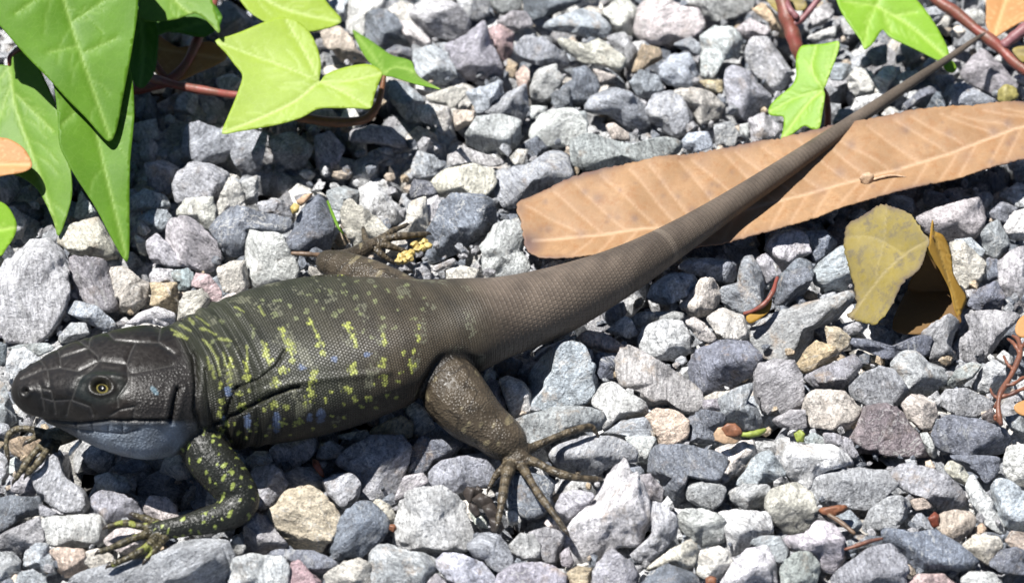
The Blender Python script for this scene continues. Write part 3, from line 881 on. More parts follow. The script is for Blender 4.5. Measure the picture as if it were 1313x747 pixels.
# nearest spine station, angle and signed distance
idx = np.empty(nV, int); SC = S[::2, :3]
for a in range(0, nV, 20000):
    q = P[a:a + 20000]; d2 = (q ** 2).sum(1)[:, None] - 2 * q @ SC.T + (SC ** 2).sum(1)[None]
    idx[a:a + 20000] = d2.argmin(1) * 2
rel = P - S[idx, :3]
tt = (rel * Tn[idx]).sum(1); lat = (rel * Ln[idx]).sum(1); hei = (rel * Hn[idx]).sum(1)
s_v = s_arc[idx] + tt
wv, hv = np.maximum(S[idx, 3], .02), np.maximum(S[idx, 4], .02)
theta = np.arctan2(lat / wv, hei / hv)                # 0 on the back, +-pi under the belly
sd_body = (np.hypot(lat / wv, hei / hv) - 1) * np.minimum(wv, hv)
sd_limb = np.full(nV, 9.0); limb_id = np.zeros(nV, int); limb_t = np.zeros(nV)
for li, (Q, toe) in enumerate(limb_pts):
    lo, hi = Q[:, :3].min(0) - 1.2, Q[:, :3].max(0) + 1.2
    m = np.where(((P > lo) & (P < hi)).all(1))[0]
    for j in range(0, len(Q) - 1, 1):
        d = seg_dist(P[m], Q[j, :3], Q[j + 1, :3]) - (Q[j, 3] + Q[j + 1, 3]) / 2
        b = d < sd_limb[m]; sd_limb[m[b]] = d[b]; limb_id[m[b]] = li; limb_t[m[b]] = j / (len(Q) - 1)
limb = sstep(-.10, .14, sd_body - sd_limb)            # 1 on limbs
is_toe = limb_id >= len(LIMB)
# the same point on the near side, in photo pixels: markings are alike on both flanks
view = P - CAM; view /= np.linalg.norm(view, axis=1)[:, None]
away = (lat > 0) & ((Nr * view).sum(1) > -.02)
Pm = np.where(away[:, None], P - 2 * (lat[:, None] * Ln[idx]), P)
px = to_px(Pm)
headm = 1 - sstep(3.95, 4.35, s_v); tailm = sstep(11.2, 12.6, s_v)
K1, O1 = 3.396, np.array((0, 400.0))
def hp(txt): return [(np.array([float(c) for c in q.split(",")]) / K1 + O1) for q in txt.split()]
PLATES = [hp(t) for t in ("205,250 215,320", "180,250 260,240 340,255 430,210", "260,200 265,240", "340,120 385,155 425,190 430,210", "385,155 360,165 260,195",
  "385,155 395,90", "430,210 480,215 550,225 570,170 590,130", "590,130 500,120 460,80", "590,130 690,130 760,180", "550,225 570,265 650,250 750,230",
  "175,320 180,370 230,385 220,340 170,330", "230,385 310,380 330,330 345,300 430,215", "310,380 390,410 405,450", "290,445 305,385", "240,440 235,390", "190,430 185,375",
  "250,490 340,510 540,530 600,510", "330,480 335,510", "400,485 405,520", "470,490 470,528", "530,490 535,528", "555,240 560,300 510,370 515,410", "480,450 520,425 590,410",
  "590,410 580,460", "90,290 140,270 180,250", "690,130 700,60", "170,200 205,250", "260,195 250,160 300,110")]
MOUTH = hp("70,425 100,446 150,460 250,472 340,482 480,468 560,470 700,468 742,462"); EAR = hp("775,335 762,380 752,430 742,470")
EYE = hp("443,330")[0]; NOSE = hp("112,345")[0]
disp = np.zeros(nV); hm = np.where(s_v < 4.9)[0]; q = px[hm]
dpl = np.full(len(hm), 1e9)
for pl in PLATES: dpl = np.minimum(dpl, poly_dist(q, pl))
near_head = (1 - limb[hm]) * headm[hm]
top = theta[hm]
groove = np.exp(-(dpl / 1.05) ** 2) * near_head
disp[hm] -= .030 * groove
disp[hm] += .018 * sstep(1, 7, dpl) * near_head * (np.abs(theta[hm]) < 1.9)
dm = poly_dist(q, MOUTH); disp[hm] -= .055 * np.exp(-(dm / 1.7) ** 2) * near_head
lipm = np.exp(-((dm - 4) / 3) ** 2) * near_head; disp[hm] += .02 * lipm
de_ = poly_dist(q, EAR); disp[hm] -= .11 * np.exp(-(de_ / 2.6) ** 2) * (1 - limb[hm]); disp[hm] += .03 * np.exp(-((de_ - 8) / 4) ** 2) * near_head
ee = np.hypot((q[:, 0] - EYE[0]) / 1.2, (q[:, 1] - EYE[1]) * 1.35); disp[hm] += (-.15 * (1 - sstep(6, 10, ee)) + .06 * np.exp(-((ee - 12.5) / 3.0) ** 2)) * near_head
brow = np.hypot((q[:, 0] - EYE[0] - 4) / 30, (q[:, 1] - EYE[1] + 12) / 6); disp[hm] += .13 * np.exp(-brow ** 2) * near_head
dn = np.hypot(q[:, 0] - NOSE[0], q[:, 1] - NOSE[1]); disp[hm] += (-.10 * np.exp(-(dn / 3) ** 2) + .035 * np.exp(-((dn - 6.5) / 2.5) ** 2)) * near_head
# skin folds of neck and flank
K2, O2 = 2.489, np.array((200.0, 300.0))
def bp(txt): return [(np.array([float(c) for c in q.split(",")]) / K2 + O2) for q in txt.split()]
FOLDS = [(bp("185,612 250,577 310,545 370,515 430,492 455,488"), 2.4, .10), (bp("245,495 330,462 385,420 412,370"), 2.0, .05), (bp("258,488 240,530 222,575"), 2.4, .07),
         (bp("120,380 130,470 125,560 150,640"), 3.5, .10), (bp("160,430 168,520 180,600"), 2.5, .05), (bp("90,330 118,400 130,480"), 3, .05)]
RIDGE = bp("330,505 430,478 530,462 640,452 740,440")
bm_ = np.where((s_v > 3.9) & (s_v < 12.5))[0]; qb = px[bm_]; nb = (1 - limb[bm_])
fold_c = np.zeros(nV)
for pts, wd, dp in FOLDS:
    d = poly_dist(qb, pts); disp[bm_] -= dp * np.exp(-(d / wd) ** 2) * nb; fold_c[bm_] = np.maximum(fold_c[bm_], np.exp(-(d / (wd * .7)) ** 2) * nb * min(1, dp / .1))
disp[bm_] += .05 * np.exp(-(poly_dist(qb, RIDGE) / 5) ** 2) * nb
# neck wrinkles and loose skin
disp += .032 * np.sin(s_v * 17 + 1.5 * np.sin(theta * 2)) * sstep(4.2, 4.6, s_v) * (1 - sstep(5.2, 6.4, s_v)) * (1 - limb)
disp += .035 * fnoise(P, 2.2, 5) * sstep(4.4, 6, s_v) * (1 - sstep(11, 13, s_v)) * (1 - limb)
disp += limb * ~is_toe * (.03 * fnoise(P, 4.0, 8))
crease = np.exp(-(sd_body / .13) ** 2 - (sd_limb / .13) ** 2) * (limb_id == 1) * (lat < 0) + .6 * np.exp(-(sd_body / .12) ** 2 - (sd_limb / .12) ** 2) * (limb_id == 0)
disp -= .07 * crease
# tail whorls
disp -= .011 * tailm * (1 - limb) * np.exp(-((((s_v / .13) % 1) - .5) / .16) ** 2) * np.clip(wv / .7, .25, 1)
P2 = P + Nr * disp[:, None]

# ---- colours of the skin
def c3(*a): return np.array(a)
hsh = lambda a, b: (np.sin(a * 127.1 + b * 311.7) * 43758.5453) % 1.0
RING_B, N_B = .068, 150
ci = np.floor(s_v / RING_B); cj = np.floor(theta / (2 * math.pi) * N_B + .5 * (ci % 2)); hs = hsh(ci, cj)
aT = np.abs(theta)
n1 = fnoise(P, 1.3, 21); n2 = fnoise(P, 5.0, 22); n3 = fnoise(P, 11.0, 23)
def L(a, b, t): return a + (b - a) * np.clip(t, 0, 1)[:, None]
back = np.tile(c3(.042, .044, .028), (nV, 1)); back = L(back, c3(.080, .064, .042), sstep(7.0, 10.5, s_v) + .25 * n1)
flank = L(np.tile(c3(.020, .019, .014), (nV, 1)), c3(.066, .048, .030), sstep(7, 10, s_v) + .2 * n2)
col = L(back, flank, sstep(.9, 1.5, aT)); col = L(col, c3(.10, .11, .075), sstep(2.35, 2.8, aT) * .6)
tail = np.tile(c3(.128, .101, .078), (nV, 1)) * (1 + .18 * n1 + .12 * n3)[:, None]; tail = L(tail, c3(.15, .12, .09), sstep(.5, .0, np.abs(aT - .9)) * .3)
tail = L(tail, c3(.22, .18, .14), np.exp(-((s_v - np.interp(850, to_px(S[:, :3])[:, 0], s_arc)) / .09) ** 2) * .7)
col = L(col, tail, tailm)
col *= (1 + .18 * n2 + .22 * (hs - .5) + .16 * np.sin(s_v * 9 + 1.2 * np.sin(theta * 3) + n1) * (1 - tailm))[:, None]
head = np.tile(c3(.015, .014, .013), (nV, 1)); head = L(head, c3(.046, .033, .023), sstep(.1, .9, n1) * .5 + sstep(.9, .2, aT) * .3)
cheek = sstep(158, 178, px[:, 0]) * sstep(470, 492, px[:, 1] + .25 * (px[:, 0] - 160)) * (s_v < 4.9) * (1 - limb)
head = L(head, c3(.040, .036, .033), cheek * .8)
head = L(head, c3(.028, .023, .019), sstep(0, 1, n2) * .6)
thr = sstep(0, 9, px[:, 1] - np.interp(px[:, 0], [p_[0] for p_ in MOUTH], [p_[1] for p_ in MOUTH])) * (s_v < 4.9)
head = L(head, c3(.13, .135, .14), thr * .9); head = L(head, c3(.40, .47, .56), thr * sstep(80, 130, px[:, 0]) * (1 - sstep(222, 245, px[:, 0])) * (.72 + .2 * n2 + .2 * n3))
col = L(col, head, headm)
col[hm] = L(col[hm], c3(.12, .115, .108), groove * .55)
col[hm] = L(col[hm], c3(.012, .012, .012), np.exp(-(dm / 1.5) ** 2) * near_head * .8)
col[hm] = L(col[hm], c3(.01, .009, .008), np.exp(-(de_ / 3) ** 2) * .9)
col[hm] = L(col[hm], c3(.16, .15, .06), np.exp(-((ee - 10.5) / 1.5) ** 2) * near_head * .1)
col[hm] = L(col[hm], c3(.02, .03, .026), np.exp(-((ee - 22) / 7) ** 2) * near_head * .5)
bsp = np.hypot((q[:, 0] - 199) / 5.5, (q[:, 1] - 502 - (q[:, 0] - 199) * .6) / 5); col[hm] = L(col[hm], c3(.17, .28, .34), (bsp < 1 + .3 * n3[hm]) * .75 * near_head)
# dark nape band, folds
col = L(col, c3(.016, .016, .013), np.exp(-((s_v - 4.75) / .35) ** 2) * .6 * sstep(.6, 1.3, aT) * (1 - limb))
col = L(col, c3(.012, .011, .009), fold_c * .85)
# spots: crop x, y, half width, half height
YEL = """237,440,11,36 293,458,14,15 287,415,8,30 360,407,13,13 350,378,10,22 436,404,14,9 432,365,14,22 425,340,8,12 404,312,11,15 532,376,11,12 522,345,14,14 514,320,10,14 490,280,10,14 640,354,13,14
632,323,9,20 615,292,10,14 600,285,8,8 725,347,12,11 724,326,8,8 840,330,8,14 838,295,8,8 405,433,16,12 380,476,15,19 503,448,15,21 492,507,17,32 627,428,15,19 610,492,16,23 723,414,15,18 728,462,15,18
272,550,14,15 265,510,12,10 205,478,7,16 211,532,12,10 205,567,10,19 375,545,19,12 415,550,9,9 405,600,12,14 320,607,9,22 456,597,14,11 441,608,8,6 210,637,14,20 236,661,11,8 265,636,8,8 286,650,9,7
300,622,6,7 186,681,9,7 680,525,13,10 635,526,11,10 655,546,8,7 600,541,6,6 600,582,6,6 540,530,6,11 475,546,7,12 560,576,6,5 740,512,10,10 766,520,6,6 815,418,12,22 700,553,6,5 770,470,8,8 345,560,6,6
250,600,6,8 360,615,7,8 690,480,6,8 560,500,6,8 300,500,8,6 330,530,7,5 225,610,7,10 430,640,7,5 350,640,8,5 500,620,6,5 570,610,6,5 790,380,8,10 820,375,7,8 780,440,7,9"""
OLV = """265,255,11,8 340,210,10,5 385,212,14,5 428,228,9,8 380,258,12,8 300,292,7,9 312,320,7,14 445,268,10,7 465,190,8,6 480,195,14,5 560,180,10,8 570,255,10,12 600,185,9,9 640,200,8,8 590,240,8,8 640,235,8,9
655,255,12,6 720,268,14,9 740,180,9,8 720,300,12,12 770,240,9,6 780,200,8,6 820,270,14,6 700,215,8,7 510,212,7,6 530,235,7,6 830,320,8,12 850,240,9,6 860,200,8,6 680,190,7,6 760,300,8,6 800,160,9,6 700,165,8,6
180,343,16,6 208,276,9,8 230,355,12,7 420,290,6,6 660,310,8,8 690,330,7,7 480,245,8,10 515,180,8,5 600,160,8,5 640,150,8,5"""
BLU = "230,505,15,22 292,602,15,33 385,597,17,40 525,577,18,30 465,424,17,12 570,398,16,12 676,384,14,11 215,590,8,14 490,585,11,16"
STRK = [bp(t) for t in ("150,335 175,360 195,395 205,450", "165,395 172,430", "75,290 110,310", "60,322 100,332", "50,305 90,325", "130,265 168,287", "140,300 190,318", "290,360 292,440", "338,345 358,405",
  "392,298 436,395", "488,265 530,350", "600,280 640,345", "200,330 240,345", "105,270 120,282", "250,230 280,245", "330,230 345,260", "180,420 186,460", "215,380 222,420")]
def spots(txt, color, amt, jag):
    global col
    for e in txt.split():
        x, y, a, b = [float(v) for v in e.split(",")]
        cx_, cy_ = x / K2 + O2[0], y / K2 + O2[1]; a *= .9 / K2; b *= .92 / K2
        m = bm_[(np.abs(qb[:, 0] - cx_) < a * 2 + 2) & (np.abs(qb[:, 1] - cy_) < b * 2 + 2)]
        if len(m) == 0: continue
        d = np.hypot((px[m, 0] - cx_) / (a * 1.0), (px[m, 1] - cy_) / (b * 1.0)) + jag * (hs[m] - .5)
        k = (1 - sstep(.75, .95, d)) * amt * (1 - limb[m]) * (.55 + .55 * hsh(cj[m], ci[m] + 3)) * (~away[m] | True)
        col[m] = L(col[m], color, k)
spots(OLV, c3(.36, .40, .19), .6, 1.5)
for s_ in STRK:
    d = poly_dist(qb, s_) / 1.9 + .8 * (hs[bm_] - .5); col[bm_] = L(col[bm_], c3(.40, .44, .13), (1 - sstep(.5, 1.0, d)) * nb * .7)
spots(BLU, c3(.17, .24, .42), .85, .5)
spots(YEL, c3(.62, .68, .15), .78, 1.4)
# random greenish flecks over the rest of the back
fl = ((fnoise(P, 11, 40) + 1.1 * (hs - .5)) > .95) * (s_v > 4.6) * (s_v < 11.8) * (aT < 1.6) * (1 - limb)
col = L(col, c3(.22, .22, .15), fl * .6)
# limbs
lc = np.zeros((nV, 3)); fore = np.isin(limb_id, [0]) | ((limb_id >= 4) & (limb_id < 9)); toe_t = limb_t
lc[:] = c3(.098, .076, .050); lc *= (1 + .25 * n2 + .2 * n3)[:, None]
lc = L(lc, c3(.32, .27, .16), (fnoise(P, 15.0, 50) > .85) * .6); lc = L(lc, c3(.035, .028, .02), (np.abs(fnoise(P, 9.0, 51)) < .12) * .65)
lf = np.tile(c3(.026, .028, .022), (nV, 1)) * (1 + .2 * n3)[:, None]
lf = L(lf, c3(.52, .62, .15), ((fnoise(P, 30, 55) + .5 * (hsh(np.floor(P[:, 0] / .07), np.floor(P[:, 2] / .07) + np.floor(P[:, 1] / .07) * 3) - .5)) > .92) * .72)
lc = np.where(fore[:, None], lf, lc)
band = np.sin(limb_t * 46) > .1
toec = np.where(fore[:, None], c3(.10, .085, .045), np.where((limb_id >= 14)[:, None] & (limb_id < 19)[:, None], c3(.15, .125, .075), c3(.125, .098, .062)))
toec = toec * np.where(band, 1.25, .55)[:, None]
toec = np.where((np.abs(fnoise(P, 10, 60)) > .75)[:, None] & fore[:, None], c3(.28, .30, .07), toec)
lc = np.where(is_toe[:, None], toec, lc)
lc = np.where((limb_id == 2)[:, None], c3(.14, .12, .07) * (1 + .4 * n3)[:, None], lc)
col = L(col, lc, limb)
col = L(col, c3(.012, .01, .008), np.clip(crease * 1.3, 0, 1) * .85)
col = np.clip(col * (.47 + .12 * tailm * (1 - limb) + .06 * limb)[:, None], .003, .8)

me = lm; me.name = "body"; me.materials.clear()
me.vertices.foreach_set("co", P2.astype(np.float32).ravel())
ca = me.color_attributes.new("Col", 'FLOAT_COLOR', 'POINT'); ca.data.foreach_set("color", np.c_[col, np.ones(nV)].astype(np.float32).ravel())
for nm, arr in (("sl", s_v), ("ang", theta / (2 * math.pi)), ("limbm", np.maximum(limb, np.maximum(thr, cheek) * headm)), ("headm", headm * (1 - thr) * (1 - cheek)), ("tailm", tailm * (1 - limb))):
    at_ = me.attributes.new(nm, 'FLOAT', 'POINT'); at_.data.foreach_set("value", np.asarray(arr, np.float32))
me.polygons.foreach_set("use_smooth", np.ones(len(me.polygons), bool)); me.update()

N = NT("lizard_skin"); C_ = N.attr("Col").outputs["Color"]; sl_ = N.attr("sl").outputs["Fac"]; an_ = N.attr("ang").outputs["Fac"]
lb = N.attr("limbm").outputs["Fac"]; hd = N.attr("headm").outputs["Fac"]; tl = N.attr("tailm").outputs["Fac"]
def scales(ring, cnt):
    r = N.math('DIVIDE', sl_, ring); fr = N.math('FRACT', r); par = N.math('MULTIPLY', N.math('FLOOR', N.math('MODULO', r, 2.0)), .5)
    cfr = N.math('FRACT', N.math('ADD', N.math('MULTIPLY', an_, float(cnt)), N.math('ADD', par, 500.0)))
    a = N.ramp(fr, 0.0, .75); a2 = N.ramp(fr, .80, 1.0, 1.0, 0.0)
    e = N.math('ABSOLUTE', N.math('SUBTRACT', cfr, .5)); e = N.ramp(e, .28, .5, 1.0, 0.0)
    return N.math('MULTIPLY', N.math('MULTIPLY', N.math('ADD', .35, N.math('MULTIPLY', a, .65)), a2), N.math('ADD', .3, N.math('MULTIPLY', e, .7)))
sb, stl = scales(RING_B, N_B), scales(.13, 50)
pos = N.vmath('SCALE', N.n("TexCoord").outputs["Object"], scale=100.0)
gr = N.ramp(N.voro(pos, 13.0), 0.0, .6, 1.0, 0.0); grl = N.ramp(N.voro(pos, 15.0), 0.0, .6, 1.0, 0.0)
def lerp(f, a, b): return N.math('ADD', N.math('MULTIPLY', a, N.math('SUBTRACT', 1.0, f)), N.math('MULTIPLY', b, f))
h = lerp(tl, sb, N.math('ADD', .35, N.math('MULTIPLY', stl, .6))); h = lerp(lb, h, N.math('ADD', .3, N.math('MULTIPLY', grl, .7))); nz = N.noise(pos, 9, 4, .6)
h = lerp(hd, h, N.math('MULTIPLY', nz, .35))
shade = lerp(hd, N.ramp(h, 0.0, .55, .68, 1.08), N.ramp(nz, .3, .7, .8, 1.2))
sc_ = N.n("CombineColor"); [N.l(shade, sc_.inputs[i]) for i in range(3)]
cc = N.mix(1.0, C_, sc_.outputs[0], 'MULTIPLY')
M_SKIN = N.finish(N.bsdf(cc, lerp(hd, N.ramp(nz, .3, .7, .34, .52), N.ramp(nz, .3, .7, .28, .46)), .3, N.bump(nz, .25, .03, N.bump(h, .7, .035))))

liz = empty("lizard", (S[200, 0], S[200, 1], 0.3))
tag(liz, "dark lizard with yellow and blue flank spots resting on gravel, tail across a dry leaf", "lizard")
base = np.array(liz.location) / CM
co = (P2 - base) * CM; me.vertices.foreach_set("co", co.astype(np.float32).ravel()); me.update()
obj("body", me, M_SKIN, liz)
# eyes
N = NT("lizard_eye"); oc = N.n("TexCoord").outputs["Object"]; sx = N.n("SeparateXYZ"); N.l(oc, sx.inputs[0])
rr_ = N.math('SQRT', N.math('ADD', N.math('POWER', N.math('MULTIPLY', sx.outputs[0], 106.0), 2.0), N.math('POWER', N.math('MULTIPLY', sx.outputs[1], 140.0), 2.0)))
ec = N.mix(N.ramp(rr_, .120, .127), (.004, .004, .004, 1), (.07, .045, .015, 1)); ec = N.mix(N.ramp(rr_, .127, .134), ec, (.17, .15, .045, 1)); ec = N.mix(N.ramp(rr_, .158, .168), ec, (.015, .012, .01, 1))
M_EYE = N.finish(N.bsdf(ec, .16, .3))
vis = np.where((s_v < 4) & ~away & ((Nr * view).sum(1) < -.1))[0]
k = vis[np.argsort(np.hypot(px[vis, 0] - EYE[0], px[vis, 1] - EYE[1]))[:40]]; ep, en = P[k].mean(0), Nr[k].mean(0); en /= np.linalg.norm(en)
i0 = idx[k[0]]; mir = lambda v: v - 2 * np.dot(v, Ln[i0]) * Ln[i0]
D, F = ico(4); em = new_mesh("eye", D * .19 * np.array((1.2, .82, 1)), F)
for pos_, nrm_ in ((ep, en), (S[i0, :3] + mir(ep - S[i0, :3]), mir(en))):
    e = obj("eye", em, M_EYE, liz); e.location = (pos_ - nrm_ * (.18 if pos_ is ep else .32) - (0, 0, 0 if pos_ is ep else .12) - base) * CM
    e.rotation_euler = Vector(nrm_).to_track_quat('Z', 'Y').to_euler()
# claws
N = NT("claw"); M_CLAW = N.finish(N.bsdf((.03, .024, .018, 1), .35))
for p_, d_, r_ in claws:
    q_ = np.array([p_ - d_ * .03, p_ + d_ * .06 + (0, 0, .025), p_ + d_ * .13 + (0, 0, 0), p_ + d_ * .17 + (0, 0, -.06)])
    V, F = tube(q_, np.array((.8, .7, .4, .08)) * r_, 8); child("claw", V, F, M_CLAW, liz)
# ------------------------------------------------------------------ ivy, fallen leaves, stems
def leaf_material(name, base, vein, dark, trans, rough=.4, mott=.5, blot=None, netamt=.16):
    N = NT(name); v = N.vmath('SCALE', N.n("TexCoord").outputs["Object"], scale=100.0)
    ve = N.attr("vein").outputs["Fac"]; fine = N.attr("finevein").outputs["Fac"]
    n1 = N.noise(v, .7, 5, .65); n2 = N.noise(v, 5, 5, .65)
    c = N.mix(N.ramp(n1, .3, .7), (*dark, 1), (*base, 1)); c = N.mix(N.math('MULTIPLY', N.ramp(n2, .4, .7), mott), c, (*[x * .72 for x in base], 1))
    if blot: c = N.mix(N.math('MULTIPLY', N.ramp(N.noise(v, 3.0, 6, .75), .50, .66), .8), c, (*blot, 1))
    net = N.ramp(N.voro(N.vmath('ADD', v, N.vmath('SCALE', N.n('TexNoise').outputs[1], scale=.3)), 5.5, 'DISTANCE_TO_EDGE'), 0.0, .045, 1.0, 0.0)
    c = N.mix(N.math('MAXIMUM', N.math('MULTIPLY', ve, .85), N.math('MAXIMUM', N.math('MULTIPLY', fine, .5), N.math('MULTIPLY', net, netamt))), c, (*vein, 1))
    h = N.math('SUBTRACT', N.math('MULTIPLY', n2, .3), ve)
    nb = N.bump(h, .4, .04)
    c = N.mix(N.attr('stain').outputs['Fac'], c, (.07, .05, .06, 1))
    b = N.bsdf(c, rough, .25, nb)
    t = N.n("BsdfTranslucent"); N.l(N.mix(1.0, c, (1.0, 1.0, .55, 1), 'MULTIPLY'), t.inputs[0]); N.l(nb, t.inputs["Normal"])
    m = N.n("MixShader"); m.inputs[0].default_value = trans; N.l(b.outputs[0], m.inputs[1]); N.l(t.outputs[0], m.inputs[2])
    return N.finish(m)
M_LIME = leaf_material("ivy_leaf_young", (.31, .42, .05), (.46, .55, .20), (.25, .36, .038), .35, .5, .3)
M_IVY = leaf_material("ivy_leaf_mature", (.07, .19, .016), (.16, .30, .06), (.05, .14, .012), .32, .45, .4)
M_IVY2 = leaf_material("ivy_leaf_middle", (.14, .27, .028), (.28, .40, .10), (.10, .21, .02), .34, .5, .3)
M_IVY3 = leaf_material("ivy_leaf_fresh", (.115, .25, .016), (.22, .35, .07), (.075, .18, .010), .34, .5, .4)
M_IVY4 = leaf_material("ivy_leaf_bright", (.22, .40, .03), (.38, .52, .12), (.17, .33, .022), .34, .48, .3)
M_DRY = leaf_material("dry_leaf", (.345, .21, .11), (.44, .30, .19), (.205, .112, .052), .12, .6, 1.0, (.24, .12, .05), .12)
M_DRY2 = leaf_material("dry_leaf_orange", (.46, .24, .09), (.58, .36, .17), (.36, .17, .06), .25, .55, .5)
M_YEL = leaf_material("yellowed_leaf", (.27, .21, .045), (.28, .23, .11), (.15, .125, .06), .12, .65, 1.0, (.10, .085, .065))
M_YEL2 = leaf_material("yellowed_leaf_underside", (.36, .21, .035), (.42, .27, .07), (.28, .155, .025), .25, .6, .5)
M_YEL_SHADE = leaf_material("yellowed_leaf_shaded_inside", (.15, .085, .028), (.2, .12, .04), (.10, .055, .02), .12, .7, .6)  # darker brown base colour carries the shade inside the curl
def stem_material(name, a, b):
    N = NT(name); v = N.vmath('SCALE', N.n("TexCoord").outputs["Object"], scale=100.0)
    c = N.mix(N.ramp(N.noise(v, 3, 5, .65), .35, .65), (*a, 1), (*b, 1)); return N.finish(N.bsdf(c, .45, .4, N.bump(N.noise(v, 12, 4, .6), .5, .03)))
M_STEM = stem_material("ivy_stem_red", (.19, .045, .035), (.11, .05, .03)); M_STEM2 = stem_material("ivy_stem_purple", (.20, .09, .10), (.14, .05, .05))
M_TWIG = stem_material("twig_bark", (.16, .10, .06), (.09, .06, .04)); M_TWIGR = stem_material("twig_rust", (.17, .065, .035), (.08, .035, .025))
M_BROWNSTEM = stem_material("petiole_brown", (.17, .07, .03), (.10, .045, .02))

def leaf(name, root, outline, ref, z0, normal, mat, ribs=(), fold=0.0, wave=.05, curl=0.0, step=.07, thick=.018, smooth=3, fine=True, bend=None, seed=3, vw=1.0, stain=(), ragged=0.0):
    """leaf blade: outline and ribs in photo pixels on a tilted plane through `ref` at height z0"""
    n = np.array(normal, float); n /= np.linalg.norm(n); p0 = at(*ref, z0)
    ax = np.cross((0, 1.0, 0), n); ax /= np.linalg.norm(ax); ay = np.cross(n, ax)
    def pl(q):
        w = on_plane(q[0], q[1], p0, n) - p0; return (w @ ax, w @ ay)
    nrib = len(ribs)
    O = catmull(np.array([pl(q) for q in outline]), smooth, True)
    # resample the rim evenly
    Lr = np.r_[0, np.cumsum(np.linalg.norm(np.diff(np.vstack((O, O[:1])), axis=0), axis=1))]; m = max(24, int(Lr[-1] / step))
    tt = np.linspace(0, Lr[-1], m, endpoint=False); Oc = np.vstack((O, O[:1]))
    O = np.stack((np.interp(tt, Lr, Oc[:, 0]), np.interp(tt, Lr, Oc[:, 1])), 1)
    if ragged: O = O + np.random.default_rng(seed + 9).normal(0, ragged, O.shape)
    lo, hi = O.min(0), O.max(0); r = np.random.default_rng(seed)
    gx, gy = np.meshgrid(np.arange(lo[0], hi[0], step), np.arange(lo[1], hi[1], step)); I = np.stack((gx.ravel(), gy.ravel()), 1) + r.uniform(-.2, .2, (gx.size, 2)) * step
    I = I[inside(I, O)]; closed = np.vstack((O, O[:1])); I = I[poly_dist(I, closed) > step * .5]
    A = np.vstack((O, I))
    vs_, _, fs_, *_ = delaunay_2d_cdt([Vector(a) for a in A], [(i, (i + 1) % m) for i in range(m)], [], 1, 1e-5)
    Q = np.array([v[:] for v in vs_]); F = [tuple(f) for f in fs_]
    if root is not None and fine and len(ribs) > 0 and mat in (M_LIME, M_IVY, M_IVY2, M_IVY3, M_IVY4):     # side veins
        ribs = list(ribs); rs = np.random.default_rng(seed + 77)
        for rr in list(ribs):
            cc = catmull(np.array(rr, float), 8); Lp = np.linalg.norm(np.diff(cc, axis=0), axis=1).sum(); dr = (cc[-1] - cc[0]) / (np.linalg.norm(cc[-1] - cc[0]) + 1e-6); pr = np.array((-dr[1], dr[0]))
            for f in np.arange(.18, .85, max(.11, 9 / max(Lp, 1))):
                p_ = cc[int(f * (len(cc) - 1))]; sg = rs.choice((-1, 1)); ln = Lp * .22 * (1 - .6 * f) * rs.uniform(.7, 1.2)
                ribs.append([p_, p_ + dr * ln * .45 + pr * sg * ln * .5, p_ + dr * ln * 1.1 + pr * sg * ln * .8])
    rb = [np.array([pl(q) for q in catmull(np.array(rr, float), 6)]) for rr in ribs]
    rim = poly_dist(Q, closed)
    h = wave * fnoise(np.c_[Q, np.zeros(len(Q))], 1.1, seed) + wave * (.6 if ragged else .25) * fnoise(np.c_[Q, np.zeros(len(Q))], 3.5, seed + 1)
    vein = np.zeros(len(Q)); fv = np.zeros(len(Q))
    if rb:
        d0 = poly_dist(Q, rb[0]); h += fold * d0
        for k, b in enumerate(rb):
            wd = (.055 if k == 0 else .045) * vw
            d = poly_dist(Q, b); vein = np.maximum(vein, np.exp(-(d / (wd if k < nrib else .04)) ** 2) * (1 if k == 0 else (.45 if ragged else .75) if k < nrib else .35)); h -= (.014 if k < nrib else .003) * np.exp(-(d / .12) ** 2)
        if fine and len(rb) <= 2:
            b = rb[0]; L_ = np.linalg.norm(b[-1] - b[0]); u = (b[-1] - b[0]) / L_
            al = (Q - b[0]) @ u; ph = (al - d0 * .9) / (L_ / 15); fv = np.exp(-((np.abs((ph % 1) - .5)) / .09) ** 2) * (d0 > .05)
    h -= curl * np.exp(-rim / .35)
    if bend is not None: h += bend[0] * (Q[:, 0] ** 2) + bend[1] * (Q[:, 1] ** 2)
    W = p0 + Q[:, :1] * ax + Q[:, 1:] * ay + h[:, None] * n
    stn = np.zeros(len(Q))
    if ragged: stn = np.clip(.45 * np.exp(-rim / .10) * (1 + fnoise(W, 3, 7)), 0, .7)
    for sx_, sy_, sr_, sa_ in stain:
      if sy_ == 0: sy_ = np.interp(sx_, [670, 1313], [295, 172]) + np.random.default_rng(int(sx_ * 10)).uniform(-36, 30)
      stn = np.maximum(stn, sa_ * np.exp(-(np.hypot(*(to_px(W) - (sx_, sy_)).T) / sr_ * (1 + .35 * fnoise(W, 4, 5))) ** 2))
    o = child(name, W, F, mat, root) if root is not None else None
    if o is None:
        o = obj(name, new_mesh(name, W - p0, F), mat, None, p0)
    me = o.data
    for nm, arr in (("vein", vein), ("finevein", fv), ("stain", stn)):
        a = me.attributes.new(nm, 'FLOAT', 'POINT'); a.data.foreach_set("value", arr.astype(np.float32))
    nrm0 = Vector((0, 0, 0))
    for p in me.polygons: nrm0 += p.normal * p.area
    if nrm0.dot(Vector(n)) < 0: me.flip_normals()
    md = o.modifiers.new("thickness", 'SOLIDIFY'); md.thickness = thick * CM; md.offset = -1
    return o
